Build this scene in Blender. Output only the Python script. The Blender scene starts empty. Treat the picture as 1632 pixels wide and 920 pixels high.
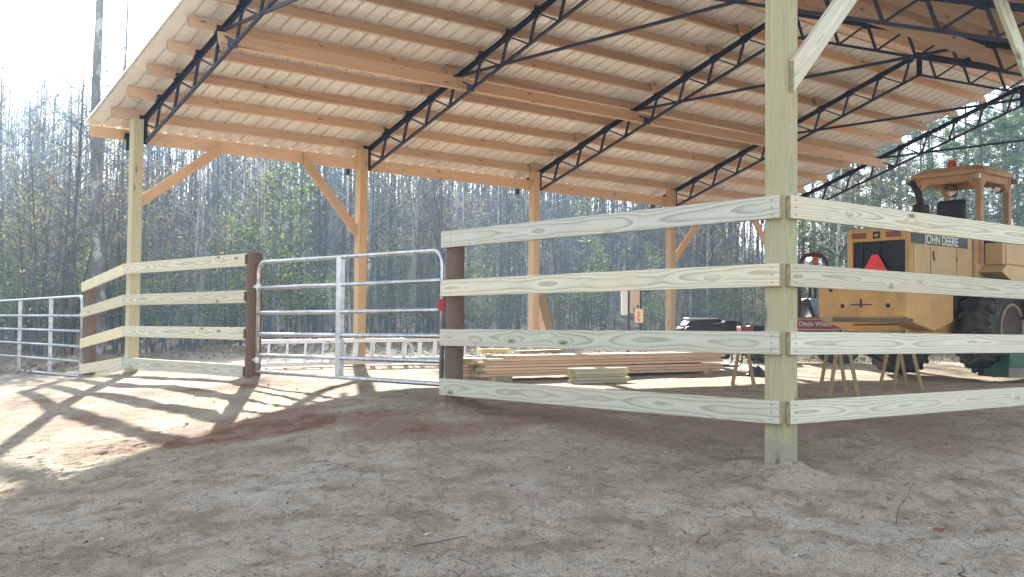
import bpy, bmesh, math, random
import numpy as np
from mathutils import Matrix, Vector
PI = math.pi
S = bpy.context.scene
C = S.collection

# ------------------------------------------------------------------ camera
cd = bpy.data.cameras.new('camera'); cam = bpy.data.objects.new('camera', cd); C.objects.link(cam)
R = ((1.0, -0.0004, 0.0099), (0.0, 0.9993, 0.038), (-0.0099, -0.038, 0.9992))   # rows: right, forward, up
cam.matrix_world = Matrix(((R[0][0], R[2][0], -R[1][0], 0), (R[0][1], R[2][1], -R[1][1], 0), (R[0][2], R[2][2], -R[1][2], 0), (0, 0, 0, 1)))
cd.sensor_width = 36; cd.lens = 39.73; cd.clip_start = .05; cd.clip_end = 3000
S.camera = cam
# ------------------------------------------------------------------ sky, sun, exposure
SUN_EL = math.radians(23.5); SUN_AZ = math.radians(-8.4)        # azimuth from +Y, negative towards -X
W = bpy.data.worlds.new('World'); S.world = W; W.use_nodes = True
nt = W.node_tree; nt.nodes.clear()
sky = nt.nodes.new('ShaderNodeTexSky'); sky.sky_type = 'NISHITA'; sky.sun_disc = False
sky.sun_elevation = SUN_EL; sky.sun_rotation = SUN_AZ; sky.air_density = 1.0; sky.dust_density = .8; sky.ozone_density = 1.0
bg = nt.nodes.new('ShaderNodeBackground'); bg.inputs[1].default_value = .085
wo = nt.nodes.new('ShaderNodeOutputWorld')
hs = nt.nodes.new('ShaderNodeHueSaturation'); hs.inputs['Saturation'].default_value = .34; nt.links.new(sky.outputs[0], hs.inputs['Color']); nt.links.new(hs.outputs[0], bg.inputs[0]); nt.links.new(bg.outputs[0], wo.inputs[0])
sl = bpy.data.lights.new('sun', 'SUN'); sl.energy = 5; sl.angle = math.radians(.6); sl.color = (1, .93, .82)
so = bpy.data.objects.new('sun', sl); C.objects.link(so)
sd = Vector((math.sin(SUN_AZ) * math.cos(SUN_EL), math.cos(SUN_AZ) * math.cos(SUN_EL), math.sin(SUN_EL)))
so.rotation_euler = sd.to_track_quat('Z', 'Y').to_euler(); so.location = (0, 0, 30)
S.view_settings.view_transform = 'Standard'; S.view_settings.look = 'None'; S.view_settings.exposure = 2.55; S.view_settings.gamma = 1
S.cycles.max_bounces = 7; S.cycles.diffuse_bounces = 5; S.cycles.glossy_bounces = 3; S.cycles.transmission_bounces = 3
S.cycles.use_denoising = True; S.cycles.caustics_reflective = False; S.cycles.caustics_refractive = False

# ------------------------------------------------------------------ barn frame
TH = 0.7063
eV = Vector((math.cos(TH), math.sin(TH), 0))          # along the eave, away from us
nV = Vector((math.sin(TH), -math.cos(TH), 0))         # across the barn, far eave to near eave
UP = Vector((0, 0, 1))
A0 = Vector((-5.1255, 15.5021, 0)); BAY = 3.66; HS = 5.341; ZE = 2.8756; SL = .34
def bp(u, v, z): return A0 + eV * u + nV * v + UP * z
def roofz(v): return ZE + SL * (v if v <= HS else 2 * HS - v)

# ------------------------------------------------------------------ numeric noise and ground height
rng = np.random.RandomState(5)
_P = rng.rand(256, 256)
def vnoise(x, y):
    xi = np.floor(x).astype(int); yi = np.floor(y).astype(int); fx = x - xi; fy = y - yi
    fx = fx * fx * (3 - 2 * fx); fy = fy * fy * (3 - 2 * fy)
    a = _P[xi & 255, yi & 255]; b = _P[(xi + 1) & 255, yi & 255]; c = _P[xi & 255, (yi + 1) & 255]; d = _P[(xi + 1) & 255, (yi + 1) & 255]
    return (a * (1 - fx) + b * fx) * (1 - fy) + (c * (1 - fx) + d * fx) * fy - .5
def fbm(x, y, o=4):
    s = 0; a = 1; f = 1
    for i in range(o):
        s = s + a * vnoise(x * f + 17.3 * i, y * f + 9.1 * i); a *= .5; f *= 2.03
    return s
CP = np.array([(-5.1, 15.5, -.64), (-6.33, 17, -.77), (-2.9, 12.8, -.59), (-.5, 9.75, -.63), (1.68, 7.05, -.85), (4.46, 9.43, -.76), (-2.3, 17.9, -.55), (.44, 20.25, -.54),
    (3.2, 22.6, -.52), (6, 25, -.52), (-4.6, 12, -.79), (-4.3, 10, -1.0), (-2.5, 10, -.80), (-3.5, 7, -1.24), (-5, 7, -1.36), (0, 8, -.79), (0, 5, -1.05), (-2, 5.5, -1.1), (2, 5, -1.06), (5, 7, -1.0),
    (0, 0, -1.5), (-5, 0, -1.55), (5, 0, -1.5), (3, 10, -.68), (1.5, 13, -.66), (-.3, 14.8, -.66), (1, 14, -.66), (4, 15, -.66), (7, 17, -.68), (5, 14, -.66), (7.3, 16.2, -.68), (3.5, 18, -.63), (10, 20, -.57), (-8, 12, -1.1), (-9, 20, -.78), (-12, 24, -.6), (-4, 24, -.5),
    (8, 30, -.4), (-6, 32, -.3), (18, 30, -.45), (0, 42, 0.0), (-20, 42, 0), (22, 42, 0), (0, 58, 1.8), (-30, 58, 1.8), (30, 58, 1.8), (0, 90, 11), (-50, 90, 11), (50, 90, 4), (28, 90, 5), (0,74,6), (-34,74,6),(34,74,2.5), (0, -12, -1.9), (-15, 0, -1.7), (15, 0, -1.6), (14, 12, -.9)])
def _phi(r): return np.sqrt(r * r + 1.5)
_D = np.hypot(CP[:, None, 0] - CP[None, :, 0], CP[:, None, 1] - CP[None, :, 1])
_N = len(CP); _M = np.zeros((_N + 3, _N + 3)); _M[:_N, :_N] = _phi(_D) - .02 * np.eye(_N)
_M[:_N, _N] = 1; _M[:_N, _N + 1:] = CP[:, :2]; _M[_N:, :_N] = _M[:_N, _N:].T
_w = np.linalg.solve(_M, np.r_[CP[:, 2], 0, 0, 0])
def gh(x, y):
    x = np.asarray(x, float); y = np.asarray(y, float)
    xc = np.clip(x, -60, 60); yc = np.clip(y, -14, 90)
    z = _w[_N] + _w[_N + 1] * xc + _w[_N + 2] * yc
    for i in range(_N): z = z + _w[i] * _phi(np.hypot(xc - CP[i, 0], yc - CP[i, 1]))
    return z
def g(x, y): return float(gh(x, y))

# ------------------------------------------------------------------ materials
def mat(name):
    m = bpy.data.materials.new(name); m.use_nodes = True; n = m.node_tree; n.nodes.clear()
    out = n.nodes.new('ShaderNodeOutputMaterial'); b = n.nodes.new('ShaderNodeBsdfPrincipled'); n.links.new(b.outputs[0], out.inputs[0])
    return m, n, b
def nd(n, t, **k):
    x = n.nodes.new(t)
    for a, v in k.items(): setattr(x, a, v)
    return x
def ramp(n, fac, stops):
    r = n.nodes.new('ShaderNodeValToRGB'); r.color_ramp.elements[0].position = stops[0][0]; r.color_ramp.elements[0].color = (*stops[0][1], 1)
    r.color_ramp.elements[1].position = stops[-1][0]; r.color_ramp.elements[1].color = (*stops[-1][1], 1)
    for p, c in stops[1:-1]:
        e = r.color_ramp.elements.new(p); e.color = (*c, 1)
    n.links.new(fac, r.inputs[0]); return r
def mixc(n, fac, a, b, mode='MIX'):
    m = n.nodes.new('ShaderNodeMix'); m.data_type = 'RGBA'; m.blend_type = mode
    for i, v in ((0, fac), (6, a), (7, b)):
        if isinstance(v, (int, float)): m.inputs[i].default_value = v
        elif isinstance(v, tuple): m.inputs[i].default_value = (*v, 1)
        else: n.links.new(v, m.inputs[i])
    return m.outputs[2]
def mth(n, op, a, b=None, c=None):
    m = n.nodes.new('ShaderNodeMath'); m.operation = op
    for i, v in enumerate((a, b, c)):
        if v is None: continue
        if isinstance(v, (int, float)): m.inputs[i].default_value = v
        else: n.links.new(v, m.inputs[i])
    return m.outputs[0]
def noise(n, vec, scale, detail=4, rough=.5, dist=0):
    t = n.nodes.new('ShaderNodeTexNoise'); t.inputs['Scale'].default_value = scale; t.inputs['Detail'].default_value = detail
    t.inputs['Roughness'].default_value = rough; t.inputs['Distortion'].default_value = dist
    if vec is not None: n.links.new(vec, t.inputs['Vector'])
    return t
def mapping(n, vec, sc=(1, 1, 1), loc=(0, 0, 0)):
    m = n.nodes.new('ShaderNodeMapping'); m.inputs['Scale'].default_value = sc; m.inputs['Location'].default_value = loc
    n.links.new(vec, m.inputs['Vector']); return m.outputs[0]
def bump(n, b, h, s=.3, d=.01):
    x = n.nodes.new('ShaderNodeBump'); x.inputs['Strength'].default_value = s; x.inputs['Distance'].default_value = d
    n.links.new(h, x.inputs['Height']); n.links.new(x.outputs[0], b.inputs['Normal'])

def wood(name, light, dark, knot, stain=None, ring=30, rough=.75, knots=1.0, contrast=1.0, streak=None, ks=(2.1, 4.6, 6.5), wander=.10, tone=.26):
    """sawn softwood: growth rings cut flat, so the faces show cathedral grain; knots stretched along the board; local X is the length"""
    m, n, b = mat(name)
    tc = nd(n, 'ShaderNodeTexCoord'); oi = nd(n, 'ShaderNodeObjectInfo')
    off = nd(n, 'ShaderNodeVectorMath', operation='SCALE'); off.inputs[0].default_value = (37, 0, 0); n.links.new(oi.outputs['Random'], off.inputs['Scale'])
    add = nd(n, 'ShaderNodeVectorMath', operation='ADD'); n.links.new(tc.outputs['Object'], add.inputs[0]); n.links.new(off.outputs[0], add.inputs[1])
    v = add.outputs[0]
    # knots
    vo = nd(n, 'ShaderNodeTexVoronoi'); vo.inputs['Scale'].default_value = 1; vo.inputs['Randomness'].default_value = 1
    n.links.new(mapping(n, v, ks), vo.inputs['Vector'])
    kd = vo.outputs['Distance']
    # wander of the pith along the board; rings bulge round the knots
    w1 = noise(n, mapping(n, v, (.9, 1.5, 1.5)), 1, 2)
    w2 = noise(n, mapping(n, v, (3, 14, 14)), 1, 3)
    sx = nd(n, 'ShaderNodeSeparateXYZ'); n.links.new(v, sx.inputs[0])
    y = mth(n, 'ADD', mth(n, 'ADD', sx.outputs['Y'], .05), mth(n, 'MULTIPLY', mth(n, 'SUBTRACT', w1.outputs['Fac'], .5), wander))
    z = mth(n, 'ADD', sx.outputs['Z'], mth(n, 'MULTIPLY', mth(n, 'SUBTRACT', nd(n, 'ShaderNodeTexNoise').outputs['Fac'], .5), 0.0))
    w3 = noise(n, mapping(n, v, (.6, 0, 0), (5, 3, 2)), 1, 1)
    z = mth(n, 'ADD', sx.outputs['Z'], mth(n, 'MULTIPLY', mth(n, 'SUBTRACT', w3.outputs['Fac'], .5), wander * .7))
    r = mth(n, 'SQRT', mth(n, 'ADD', mth(n, 'MULTIPLY', y, y), mth(n, 'MULTIPLY', z, z)))
    r = mth(n, 'ADD', r, mth(n, 'MULTIPLY', w2.outputs['Fac'], .012))
    kk = mth(n, 'MAXIMUM', mth(n, 'SUBTRACT', .42, kd), 0)
    r = mth(n, 'SUBTRACT', r, mth(n, 'MULTIPLY', mth(n, 'MULTIPLY', kk, kk), .32 * knots))
    fr = mth(n, 'FRACT', mth(n, 'MULTIPLY', r, ring * 3.2))
    band = ramp(n, fr, [(0, (0, 0, 0)), (.55, (.25, .25, .25)), (.88, (1, 1, 1)), (1, (.1, .1, .1))])
    amt = mth(n, 'MULTIPLY', band.outputs[0], mth(n, 'MULTIPLY', noise(n, mapping(n, v, (1.3, 5, 5)), 1, 2).outputs['Fac'], 1.1 * contrast))
    col = mixc(n, amt, light, dark)
    fine = noise(n, mapping(n, v, (6, 160, 160)), 1, 3, .6)
    col = mixc(n, .45, col, ramp(n, fine.outputs['Fac'], [(.3, tuple(.72 * c for c in light)), (.7, tuple(min(1, 1.12 * c) for c in light))]).outputs[0])
    big = noise(n, mapping(n, v, (.7, 3, 3)), 1, 4, .6)
    if stain: col = mixc(n, ramp(n, big.outputs['Fac'], [(.5, (0, 0, 0)), (.72, (.75, .75, .75))]).outputs[0], col, stain)
    var = mth(n, 'ADD', 1 - tone * .54, mth(n, 'MULTIPLY', oi.outputs['Random'], tone))
    col = mixc(n, 1.0, col, nd(n, 'ShaderNodeCombineColor').outputs[0], 'MIX') if False else col
    hsv = nd(n, 'ShaderNodeHueSaturation'); n.links.new(col, hsv.inputs['Color']); n.links.new(var, hsv.inputs['Value']); col = hsv.outputs[0]
    tint = nd(n, 'ShaderNodeCombineColor'); rr_ = mth(n, 'FRACT', mth(n, 'MULTIPLY', oi.outputs['Random'], 7.31))
    n.links.new(mth(n, 'ADD', .95, mth(n, 'MULTIPLY', rr_, .08)), tint.inputs[0]); tint.inputs[1].default_value = .97; n.links.new(mth(n, 'SUBTRACT', 1.0, mth(n, 'MULTIPLY', rr_, .13)), tint.inputs[2])
    col = mixc(n, 1.0, col, tint.outputs[0], 'MULTIPLY')
    if name == 'green_treated_post':
        ox = nd(n, 'ShaderNodeSeparateXYZ'); n.links.new(tc.outputs['Object'], ox.inputs[0]); fo = mth(n, 'ADD', mth(n, 'MULTIPLY', ox.outputs['X'], -3.2), mth(n, 'MULTIPLY', noise(n, tc.outputs['Object'], 6, 4).outputs['Fac'], 2.4))
        col = mixc(n, ramp(n, mth(n, 'SUBTRACT', fo, 6.15), [(.0, (0, 0, 0)), (.5, (.6, .6, .6))]).outputs[0], col, (.19, .20, .165))
    if streak:
        s_ = noise(n, mapping(n, v, (.35, 9, 9), (11, 4, 1)), 1, 3)
        col = mixc(n, ramp(n, s_.outputs['Fac'], [(.63, (0, 0, 0)), (.72, (.8, .8, .8))]).outputs[0], col, streak)
    kr = ramp(n, kd, [(0, (1, 1, 1)), (.085 * knots, (.9, .9, .9)), (.12 * knots, (.35, .35, .35)), (.2 * knots + .001, (0, 0, 0))])
    col = mixc(n, mth(n, 'MULTIPLY', kr.outputs[0], .85), col, knot)
    n.links.new(col, b.inputs['Base Color']); b.inputs['Roughness'].default_value = rough
    bump(n, b, mth(n, 'ADD', fine.outputs['Fac'], mth(n, 'MULTIPLY', band.outputs[0], .5)), .25, .002)
    return m
def flat(name, col, rough=.5, metal=0, var=.25, scale=6, dirt=None, dirtamt=.5, bmp=0.0):
    m, n, b = mat(name); tc = nd(n, 'ShaderNodeTexCoord')
    t = noise(n, tc.outputs['Object'], scale, 6, .6)
    c = ramp(n, t.outputs['Fac'], [(.3, tuple(x * (1 - var) for x in col)), (.7, tuple(min(1, x * (1 + var * .6)) for x in col))]).outputs[0]
    if dirt:
        t2 = noise(n, tc.outputs['Object'], scale * .35, 8, .7, .4)
        c = mixc(n, ramp(n, t2.outputs['Fac'], [(.45, (0, 0, 0)), (.7, (dirtamt,) * 3)]).outputs[0], c, dirt)
    n.links.new(c, b.inputs['Base Color']); b.inputs['Roughness'].default_value = rough; b.inputs['Metallic'].default_value = metal
    if bmp: bump(n, b, noise(n, tc.outputs['Object'], scale * 6, 5).outputs['Fac'], .5, bmp)
    return m

M = {}
M['rail'] = wood('treated_board', (.61, .615, .52), (.21, .20, .13), (.06, .05, .03), stain=(.60, .50, .40), ring=21, knots=.8, contrast=2.1)
M['railwarm'] = wood('treated_board_warm', (.68, .62, .42), (.42, .35, .20), (.13, .10, .06), ring=14, knots=.8)
M['postg'] = wood('green_treated_post', (.46, .43, .275), (.26, .24, .12), (.06, .05, .03), stain=(.39, .41, .28), ring=26, knots=1.25, contrast=1.5, ks=(2.0, 8, 8))
M['posty'] = wood('yellow_treated_post', (.52, .46, .29), (.34, .28, .15), (.14, .08, .04), ring=30, knots=.9, ks=(2.2, 8, 8))
M['posto'] = wood('orange_pine_post', (.60, .42, .25), (.44, .28, .14), (.14, .06, .03), ring=30, knots=.9, ks=(2.2, 8, 8))
M['purlin'] = wood('pine_purlin', (.70, .50, .355), (.46, .29, .18), (.13, .07, .04), stain=(.56, .375, .26), ring=18, contrast=1.4, ks=(2.4, 7, 7), tone=.42, knots=.85, streak=(.36, .14, .10))
M['brace'] = wood('pine_brace', (.68, .44, .26), (.50, .28, .14), (.16, .07, .03), ring=16, knots=.8)
M['lumber'] = wood('stacked_pine', (.74, .52, .37), (.50, .31, .19), (.16, .08, .04), ring=16, knots=.6)
M['lumberg'] = wood('stacked_treated', (.52, .50, .36), (.40, .37, .24), (.13, .10, .06), ring=16, knots=.6)
M['oldpole'] = wood('brown_pole', (.15, .098, .068), (.075, .05, .036), (.04, .027, .02), stain=(.095, .075, .062), ring=40, knots=.4, rough=.85)
M['sawleg'] = wood('old_leg', (.30, .225, .115), (.20, .14, .07), (.1, .07, .04), ring=30, knots=.5)
M['endg'] = flat('end_grain', (.33, .28, .17), .85, 0, .35, 30)
M['steel'] = flat('black_painted_steel', (.011, .022, .055), .4, 0, .5, 9, dirt=(.05, .035, .03), dirtamt=.5)
M['galv'] = flat('galvanised_tube', (.50, .54, .59), .32, .8, .35, 14, dirt=(.36, .35, .33), dirtamt=.7)
M['alu'] = flat('aluminium', (.60, .65, .70), .36, .75, .15, 20)
M['red'] = flat('red_latch', (.42, .02, .04), .5)
M['nail'] = flat('nail_head', (.06, .05, .045), .5, .5)

def ground_mat():
    m, n, b = mat('bare_sandy_ground'); tc = nd(n, 'ShaderNodeTexCoord'); v = tc.outputs['Object']
    a = noise(n, v, .55, 6, .6, .3); c = noise(n, v, 3.2, 8, .65); d = noise(n, v, 19, 8, .7, .4); f = noise(n, mapping(n, v, (1, 1.6, 1)), 70, 4, .7)
    c1 = ramp(n, a.outputs['Fac'], [(.3, (.50, .415, .305)), (.5, (.60, .52, .40)), (.7, (.69, .62, .50))]).outputs[0]
    c2 = mixc(n, ramp(n, c.outputs['Fac'], [(.38, (.8, .8, .8)), (.54, (0, 0, 0))]).outputs[0], c1, (.33, .255, .165))
    c3 = mixc(n, ramp(n, d.outputs['Fac'], [(.32, (.8, .8, .8)), (.46, (0, 0, 0))]).outputs[0], c2, (.13, .10, .07))
    c3 = mixc(n, ramp(n, d.outputs['Fac'], [(.58, (0, 0, 0)), (.74, (.6, .6, .6))]).outputs[0], c3, (.60, .56, .50))
    # red clay, carried as an amount per vertex: where the diggings lie
    at = nd(n, 'ShaderNodeAttribute', attribute_name='clay')
    ck = mth(n, 'MULTIPLY', at.outputs['Fac'], ramp(n, c.outputs['Fac'], [(.38, (.25, .25, .25)), (.56, (1, 1, 1))]).outputs[0])
    c4 = mixc(n, ck, c3, mixc(n, d.outputs['Fac'], (.19, .075, .045), (.36, .18, .115)))
    gr_ = noise(n, mapping(n, v, (1, 1.4, 1)), 120, 3, .8)
    c4 = mixc(n, ramp(n, gr_.outputs['Fac'], [(.38, (.85, .85, .85)), (.52, (0, 0, 0))]).outputs[0], c4, (.14, .11, .085))
    ck_ = nd(n, 'ShaderNodeTexVoronoi', feature='DISTANCE_TO_EDGE'); ck_.inputs['Scale'].default_value = 7; n.links.new(mixc(n, .08, v, noise(n, v, 9, 3).outputs['Color']), ck_.inputs['Vector'])
    crk = mth(n, 'MULTIPLY', ramp(n, ck_.outputs['Distance'], [(0, (1, 1, 1)), (.03, (0, 0, 0))]).outputs[0], ramp(n, noise(n, v, 1.7, 3).outputs['Fac'], [(.54, (0, 0, 0)), (.62, (.5, .5, .5))]).outputs[0])
    c4 = mixc(n, crk, c4, (.10, .08, .06))
    at2 = nd(n, 'ShaderNodeAttribute', attribute_name='litter')
    vo = nd(n, 'ShaderNodeTexVoronoi'); vo.inputs['Scale'].default_value = 9; n.links.new(v, vo.inputs['Vector'])
    lit = mixc(n, vo.outputs['Distance'], (.24, .16, .10), (.10, .07, .05))
    sx = nd(n, 'ShaderNodeSeparateColor'); n.links.new(vo.outputs['Color'], sx.inputs[0])
    lit = mixc(n, mth(n, 'MULTIPLY', sx.outputs[0], .5), lit, (.36, .28, .2))
    c5 = mixc(n, at2.outputs['Fac'], c4, lit)
    sp = nd(n, 'ShaderNodeTexVoronoi'); sp.inputs['Scale'].default_value = 38; n.links.new(v, sp.inputs['Vector'])
    s2 = nd(n, 'ShaderNodeSeparateColor'); n.links.new(sp.outputs['Color'], s2.inputs[0])
    dots = mth(n, 'MULTIPLY', mth(n, 'LESS_THAN', sp.outputs['Distance'], .22), mth(n, 'GREATER_THAN', s2.outputs[0], .93))
    c6 = mixc(n, mth(n, 'MULTIPLY', dots, .7), c5, mixc(n, mth(n, 'GREATER_THAN', s2.outputs[1], .6), (.06, .045, .04), (.62, .6, .55)))
    n.links.new(c6, b.inputs['Base Color']); b.inputs['Roughness'].default_value = .95; b.inputs['Specular IOR Level'].default_value = .15
    hgt = mth(n, 'ADD', mth(n, 'MULTIPLY', c.outputs['Fac'], 1.2), mth(n, 'ADD', mth(n, 'MULTIPLY', d.outputs['Fac'], .9), mth(n, 'ADD', mth(n, 'MULTIPLY', f.outputs['Fac'], .6), mth(n, 'MULTIPLY', crk, -.5))))
    bump(n, b, hgt, .95, .04)
    return m
M['ground'] = ground_mat()

def roof_mat():
    m, n, b = mat('roofing_sheet'); tc = nd(n, 'ShaderNodeTexCoord')
    t = noise(n, mapping(n, tc.outputs['Object'], (1.2, 1.2, 1.2)), 1.3, 6, .6)
    c = ramp(n, t.outputs['Fac'], [(.3, (.80, .80, .80)), (.7, (.93, .93, .93))]).outputs[0]
    n.links.new(c, b.inputs['Base Color']); n.links.new(ramp(n, noise(n, tc.outputs['Object'], .9, 4).outputs['Fac'], [(.4, (.22,) * 3), (.6, (.5,) * 3)]).outputs[0], b.inputs['Roughness']); b.inputs['Metallic'].default_value = .2
    return m
M['roof'] = roof_mat()

def leafm(name, cols, trans=.5, rough=.5):
    m = bpy.data.materials.new(name); m.use_nodes = True; n = m.node_tree; n.nodes.clear()
    out = nd(n, 'ShaderNodeOutputMaterial'); geo = nd(n, 'ShaderNodeNewGeometry')
    r = ramp(n, geo.outputs['Random Per Island'], [(i / max(1, len(cols) - 1), c) for i, c in enumerate(cols)])
    d = nd(n, 'ShaderNodeBsdfPrincipled'); t = nd(n, 'ShaderNodeBsdfTranslucent'); mx = nd(n, 'ShaderNodeMixShader'); mx.inputs[0].default_value = trans
    d.inputs['Roughness'].default_value = .8; d.inputs['Specular IOR Level'].default_value = .15
    n.links.new(r.outputs[0], d.inputs['Base Color']); n.links.new(r.outputs[0], t.inputs[0]); n.links.new(d.outputs[0], mx.inputs[1]); n.links.new(t.outputs[0], mx.inputs[2]); n.links.new(mx.outputs[0], out.inputs[0])
    return m
M['dryleaf'] = leafm('dry_leaves', [(.13, .10, .06), (.22, .18, .11), (.32, .28, .18), (.16, .16, .09)], .45, .5)
M['greenleaf'] = leafm('evergreen_leaves', [(.06, .09, .03), (.12, .17, .06), (.22, .27, .10), (.36, .40, .18)], .45, .32)
M['needle'] = leafm('pine_needles', [(.05, .09, .04), (.09, .14, .06), (.16, .20, .08)], .35, .45)
def bark(name, a, b_, sc=8, white=None):
    m, n, b = mat(name); tc = nd(n, 'ShaderNodeTexCoord'); oi = nd(n, 'ShaderNodeObjectInfo')
    t = noise(n, mapping(n, tc.outputs['Object'], (1, 1, .25)), sc, 6, .65, .5)
    c = ramp(n, t.outputs['Fac'], [(.35, a), (.65, b_)]).outputs[0]
    if white:
        t2 = noise(n, mapping(n, tc.outputs['Object'], (1, 1, .7)), 3.2, 5, .6)
        c = mixc(n, ramp(n, t2.outputs['Fac'], [(.52, (0, 0, 0)), (.6, (.9, .9, .9))]).outputs[0], c, white)
    h = nd(n, 'ShaderNodeHueSaturation'); n.links.new(c, h.inputs['Color']); n.links.new(mth(n, 'ADD', .75, mth(n, 'MULTIPLY', oi.outputs['Random'], .7)), h.inputs['Value'])
    n.links.new(h.outputs[0], b.inputs['Base Color']); b.inputs['Roughness'].default_value = .9
    bump(n, b, t.outputs['Fac'], .8, .02); return m
M['bark'] = bark('grey_bark', (.05, .05, .05), (.15, .145, .14))
M['barkpale'] = bark('pale_bark', (.26, .25, .23), (.46, .45, .42))
M['barkbig'] = bark('blotched_bark', (.07, .065, .06), (.20, .19, .18), 7, white=(.38, .38, .36))
M['barkpine'] = bark('pine_bark', (.05, .04, .035), (.14, .11, .09))

# ------------------------------------------------------------------ mesh helpers
class MB:
    def __init__(s): s.v = []; s.f = []; s.mi = []
    def face(s, idx, m=0): s.f.append(tuple(idx)); s.mi.append(m)
    def box(s, c, d, rot=None, m=0, taper=None):
        b = len(s.v); hx, hy, hz = d[0] / 2, d[1] / 2, d[2] / 2
        for k, (sx, sy, sz) in enumerate([(-1, -1, -1), (1, -1, -1), (1, 1, -1), (-1, 1, -1), (-1, -1, 1), (1, -1, 1), (1, 1, 1), (-1, 1, 1)]):
            t = taper if (taper and sz > 0) else (1, 1)
            p = Vector((sx * hx * t[0], sy * hy * t[1], sz * hz))
            if rot: p = rot @ p
            s.v.append(tuple(Vector(c) + p))
        for q in ((0, 3, 2, 1), (4, 5, 6, 7), (0, 1, 5, 4), (1, 2, 6, 5), (2, 3, 7, 6), (3, 0, 4, 7)): s.face([b + i for i in q], m)
        return s
    def bx(s, x0, x1, y0, y1, z0, z1, m=0): return s.box(((x0 + x1) / 2, (y0 + y1) / 2, (z0 + z1) / 2), (x1 - x0, y1 - y0, z1 - z0), m=m)
    def tube(s, pts, rad, k=8, m=0, cap=True):
        pts = [Vector(p) for p in pts]; n = len(pts); b0 = len(s.v)
        if not hasattr(rad, '__len__'): rad = [rad] * n
        d0 = (pts[1] - pts[0]).normalized(); ref = Vector((0, 0, 1)) if abs(d0.z) < .9 else Vector((1, 0, 0)); a = d0.cross(ref).normalized()
        for i, p in enumerate(pts):
            d = (pts[min(i + 1, n - 1)] - pts[max(i - 1, 0)]).normalized(); a = (a - d * a.dot(d)).normalized(); c = d.cross(a)
            for j in range(k):
                t = 2 * PI * j / k; s.v.append(tuple(p + (a * math.cos(t) + c * math.sin(t)) * rad[i]))
        for i in range(n - 1):
            for j in range(k): s.face((b0 + i * k + j, b0 + i * k + (j + 1) % k, b0 + (i + 1) * k + (j + 1) % k, b0 + (i + 1) * k + j), m)
        if cap:
            s.face([b0 + j for j in range(k)][::-1], m); s.face([b0 + (n - 1) * k + j for j in range(k)], m)
        return s
    def bar(s, p, q, w, h, up=UP, m=0):
        p = Vector(p); q = Vector(q); d = (q - p); L = d.length; x = d.normalized(); y = Vector(up).cross(x).normalized(); z = x.cross(y)
        return s.box((p + q) / 2, (L, w, h), Matrix((x, y, z)).transposed(), m)
    def prism(s, poly, y0, y1, m=0):      # poly in (x,z), extruded along y
        b = len(s.v); k = len(poly)
        for y in (y0, y1):
            for (x, z) in poly: s.v.append((x, y, z))
        s.face([b + i for i in range(k)], m); s.face([b + k + i for i in range(k)][::-1], m)
        for i in range(k): s.face((b + i, b + k + i, b + k + (i + 1) % k, b + (i + 1) % k), m)
        return s
    def lathe(s, prof, k=24, axis='y', c=(0, 0, 0), m=0, cap=True):   # prof: (radius, along)
        b = len(s.v); n = len(prof)
        for (r, a) in prof:
            for j in range(k):
                t = 2 * PI * j / k; u, w = r * math.cos(t), r * math.sin(t)
                p = {'y': (u, a, w), 'z': (u, w, a), 'x': (a, u, w)}[axis]; s.v.append((p[0] + c[0], p[1] + c[1], p[2] + c[2]))
        for i in range(n - 1):
            for j in range(k): s.face((b + i * k + j, b + i * k + (j + 1) % k, b + (i + 1) * k + (j + 1) % k, b + (i + 1) * k + j), m)
        if cap: s.face([b + j for j in range(k)], m); s.face([b + (n - 1) * k + j for j in range(k)][::-1], m)
        return s
    def mesh(s, name, mats, smooth=False):
        me = bpy.data.meshes.new(name); me.from_pydata(s.v, [], s.f)
        for mm in mats: me.materials.append(M[mm] if isinstance(mm, str) else mm)
        if len(mats) > 1: me.polygons.foreach_set('material_index', s.mi)
        if smooth: me.polygons.foreach_set('use_smooth', [True] * len(me.polygons))
        bm = bmesh.new(); bm.from_mesh(me); bmesh.ops.recalc_face_normals(bm, faces=bm.faces); bm.to_mesh(me); bm.free()
        return me
WM = {}
def link(name, data, parent=None, mw=None):
    o = bpy.data.objects.new(name, data); C.objects.link(o); mw = mw or (WM[parent.name] if parent else Matrix())
    WM[o.name] = mw
    if parent: o.parent = parent; o.matrix_basis = WM[parent.name].inverted() @ mw
    else: o.matrix_basis = mw
    return o
def obj(name, mb, mats, parent=None, mw=None, bevel=0, smooth=False, label=None):
    if isinstance(mats, str) or not isinstance(mats, (list, tuple)): mats = [mats]
    o = link(name, mb.mesh(name, mats, smooth), parent, mw)
    if bevel:
        md = o.modifiers.new('bevel', 'BEVEL'); md.width = bevel; md.segments = 2; md.limit_method = 'ANGLE'; md.angle_limit = math.radians(40)
    if label: o['label'] = label
    return o
def tag(o, label, cat, group=None, kind=None):
    if label: o['label'] = label
    if cat: o['category'] = cat
    if group: o['group'] = group
    if kind: o['kind'] = kind
    return o
def thing(name, label, cat, mw, group=None):
    return tag(link(name, None, None, mw), label, cat, group)
def T(x, y, z, rz=0): return Matrix.Translation((x, y, z)) @ Matrix.Rotation(rz, 4, 'Z')
def frame(p, x, up=UP):
    x = Vector(x).normalized(); y = Vector(up).cross(x).normalized(); z = x.cross(y)
    m = Matrix((x, y, z)).transposed().to_4x4(); m.translation = Vector(p); return m
def copy_tree(o, mw, name=None):
    c = o.copy(); C.objects.link(c); c.matrix_basis = mw; WM[c.name] = mw
    for ch in list(o.children):
        d = ch.copy(); C.objects.link(d); d.parent = c
        for gch in list(ch.children):
            e2 = gch.copy(); C.objects.link(e2); e2.parent = d
    return c
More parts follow.
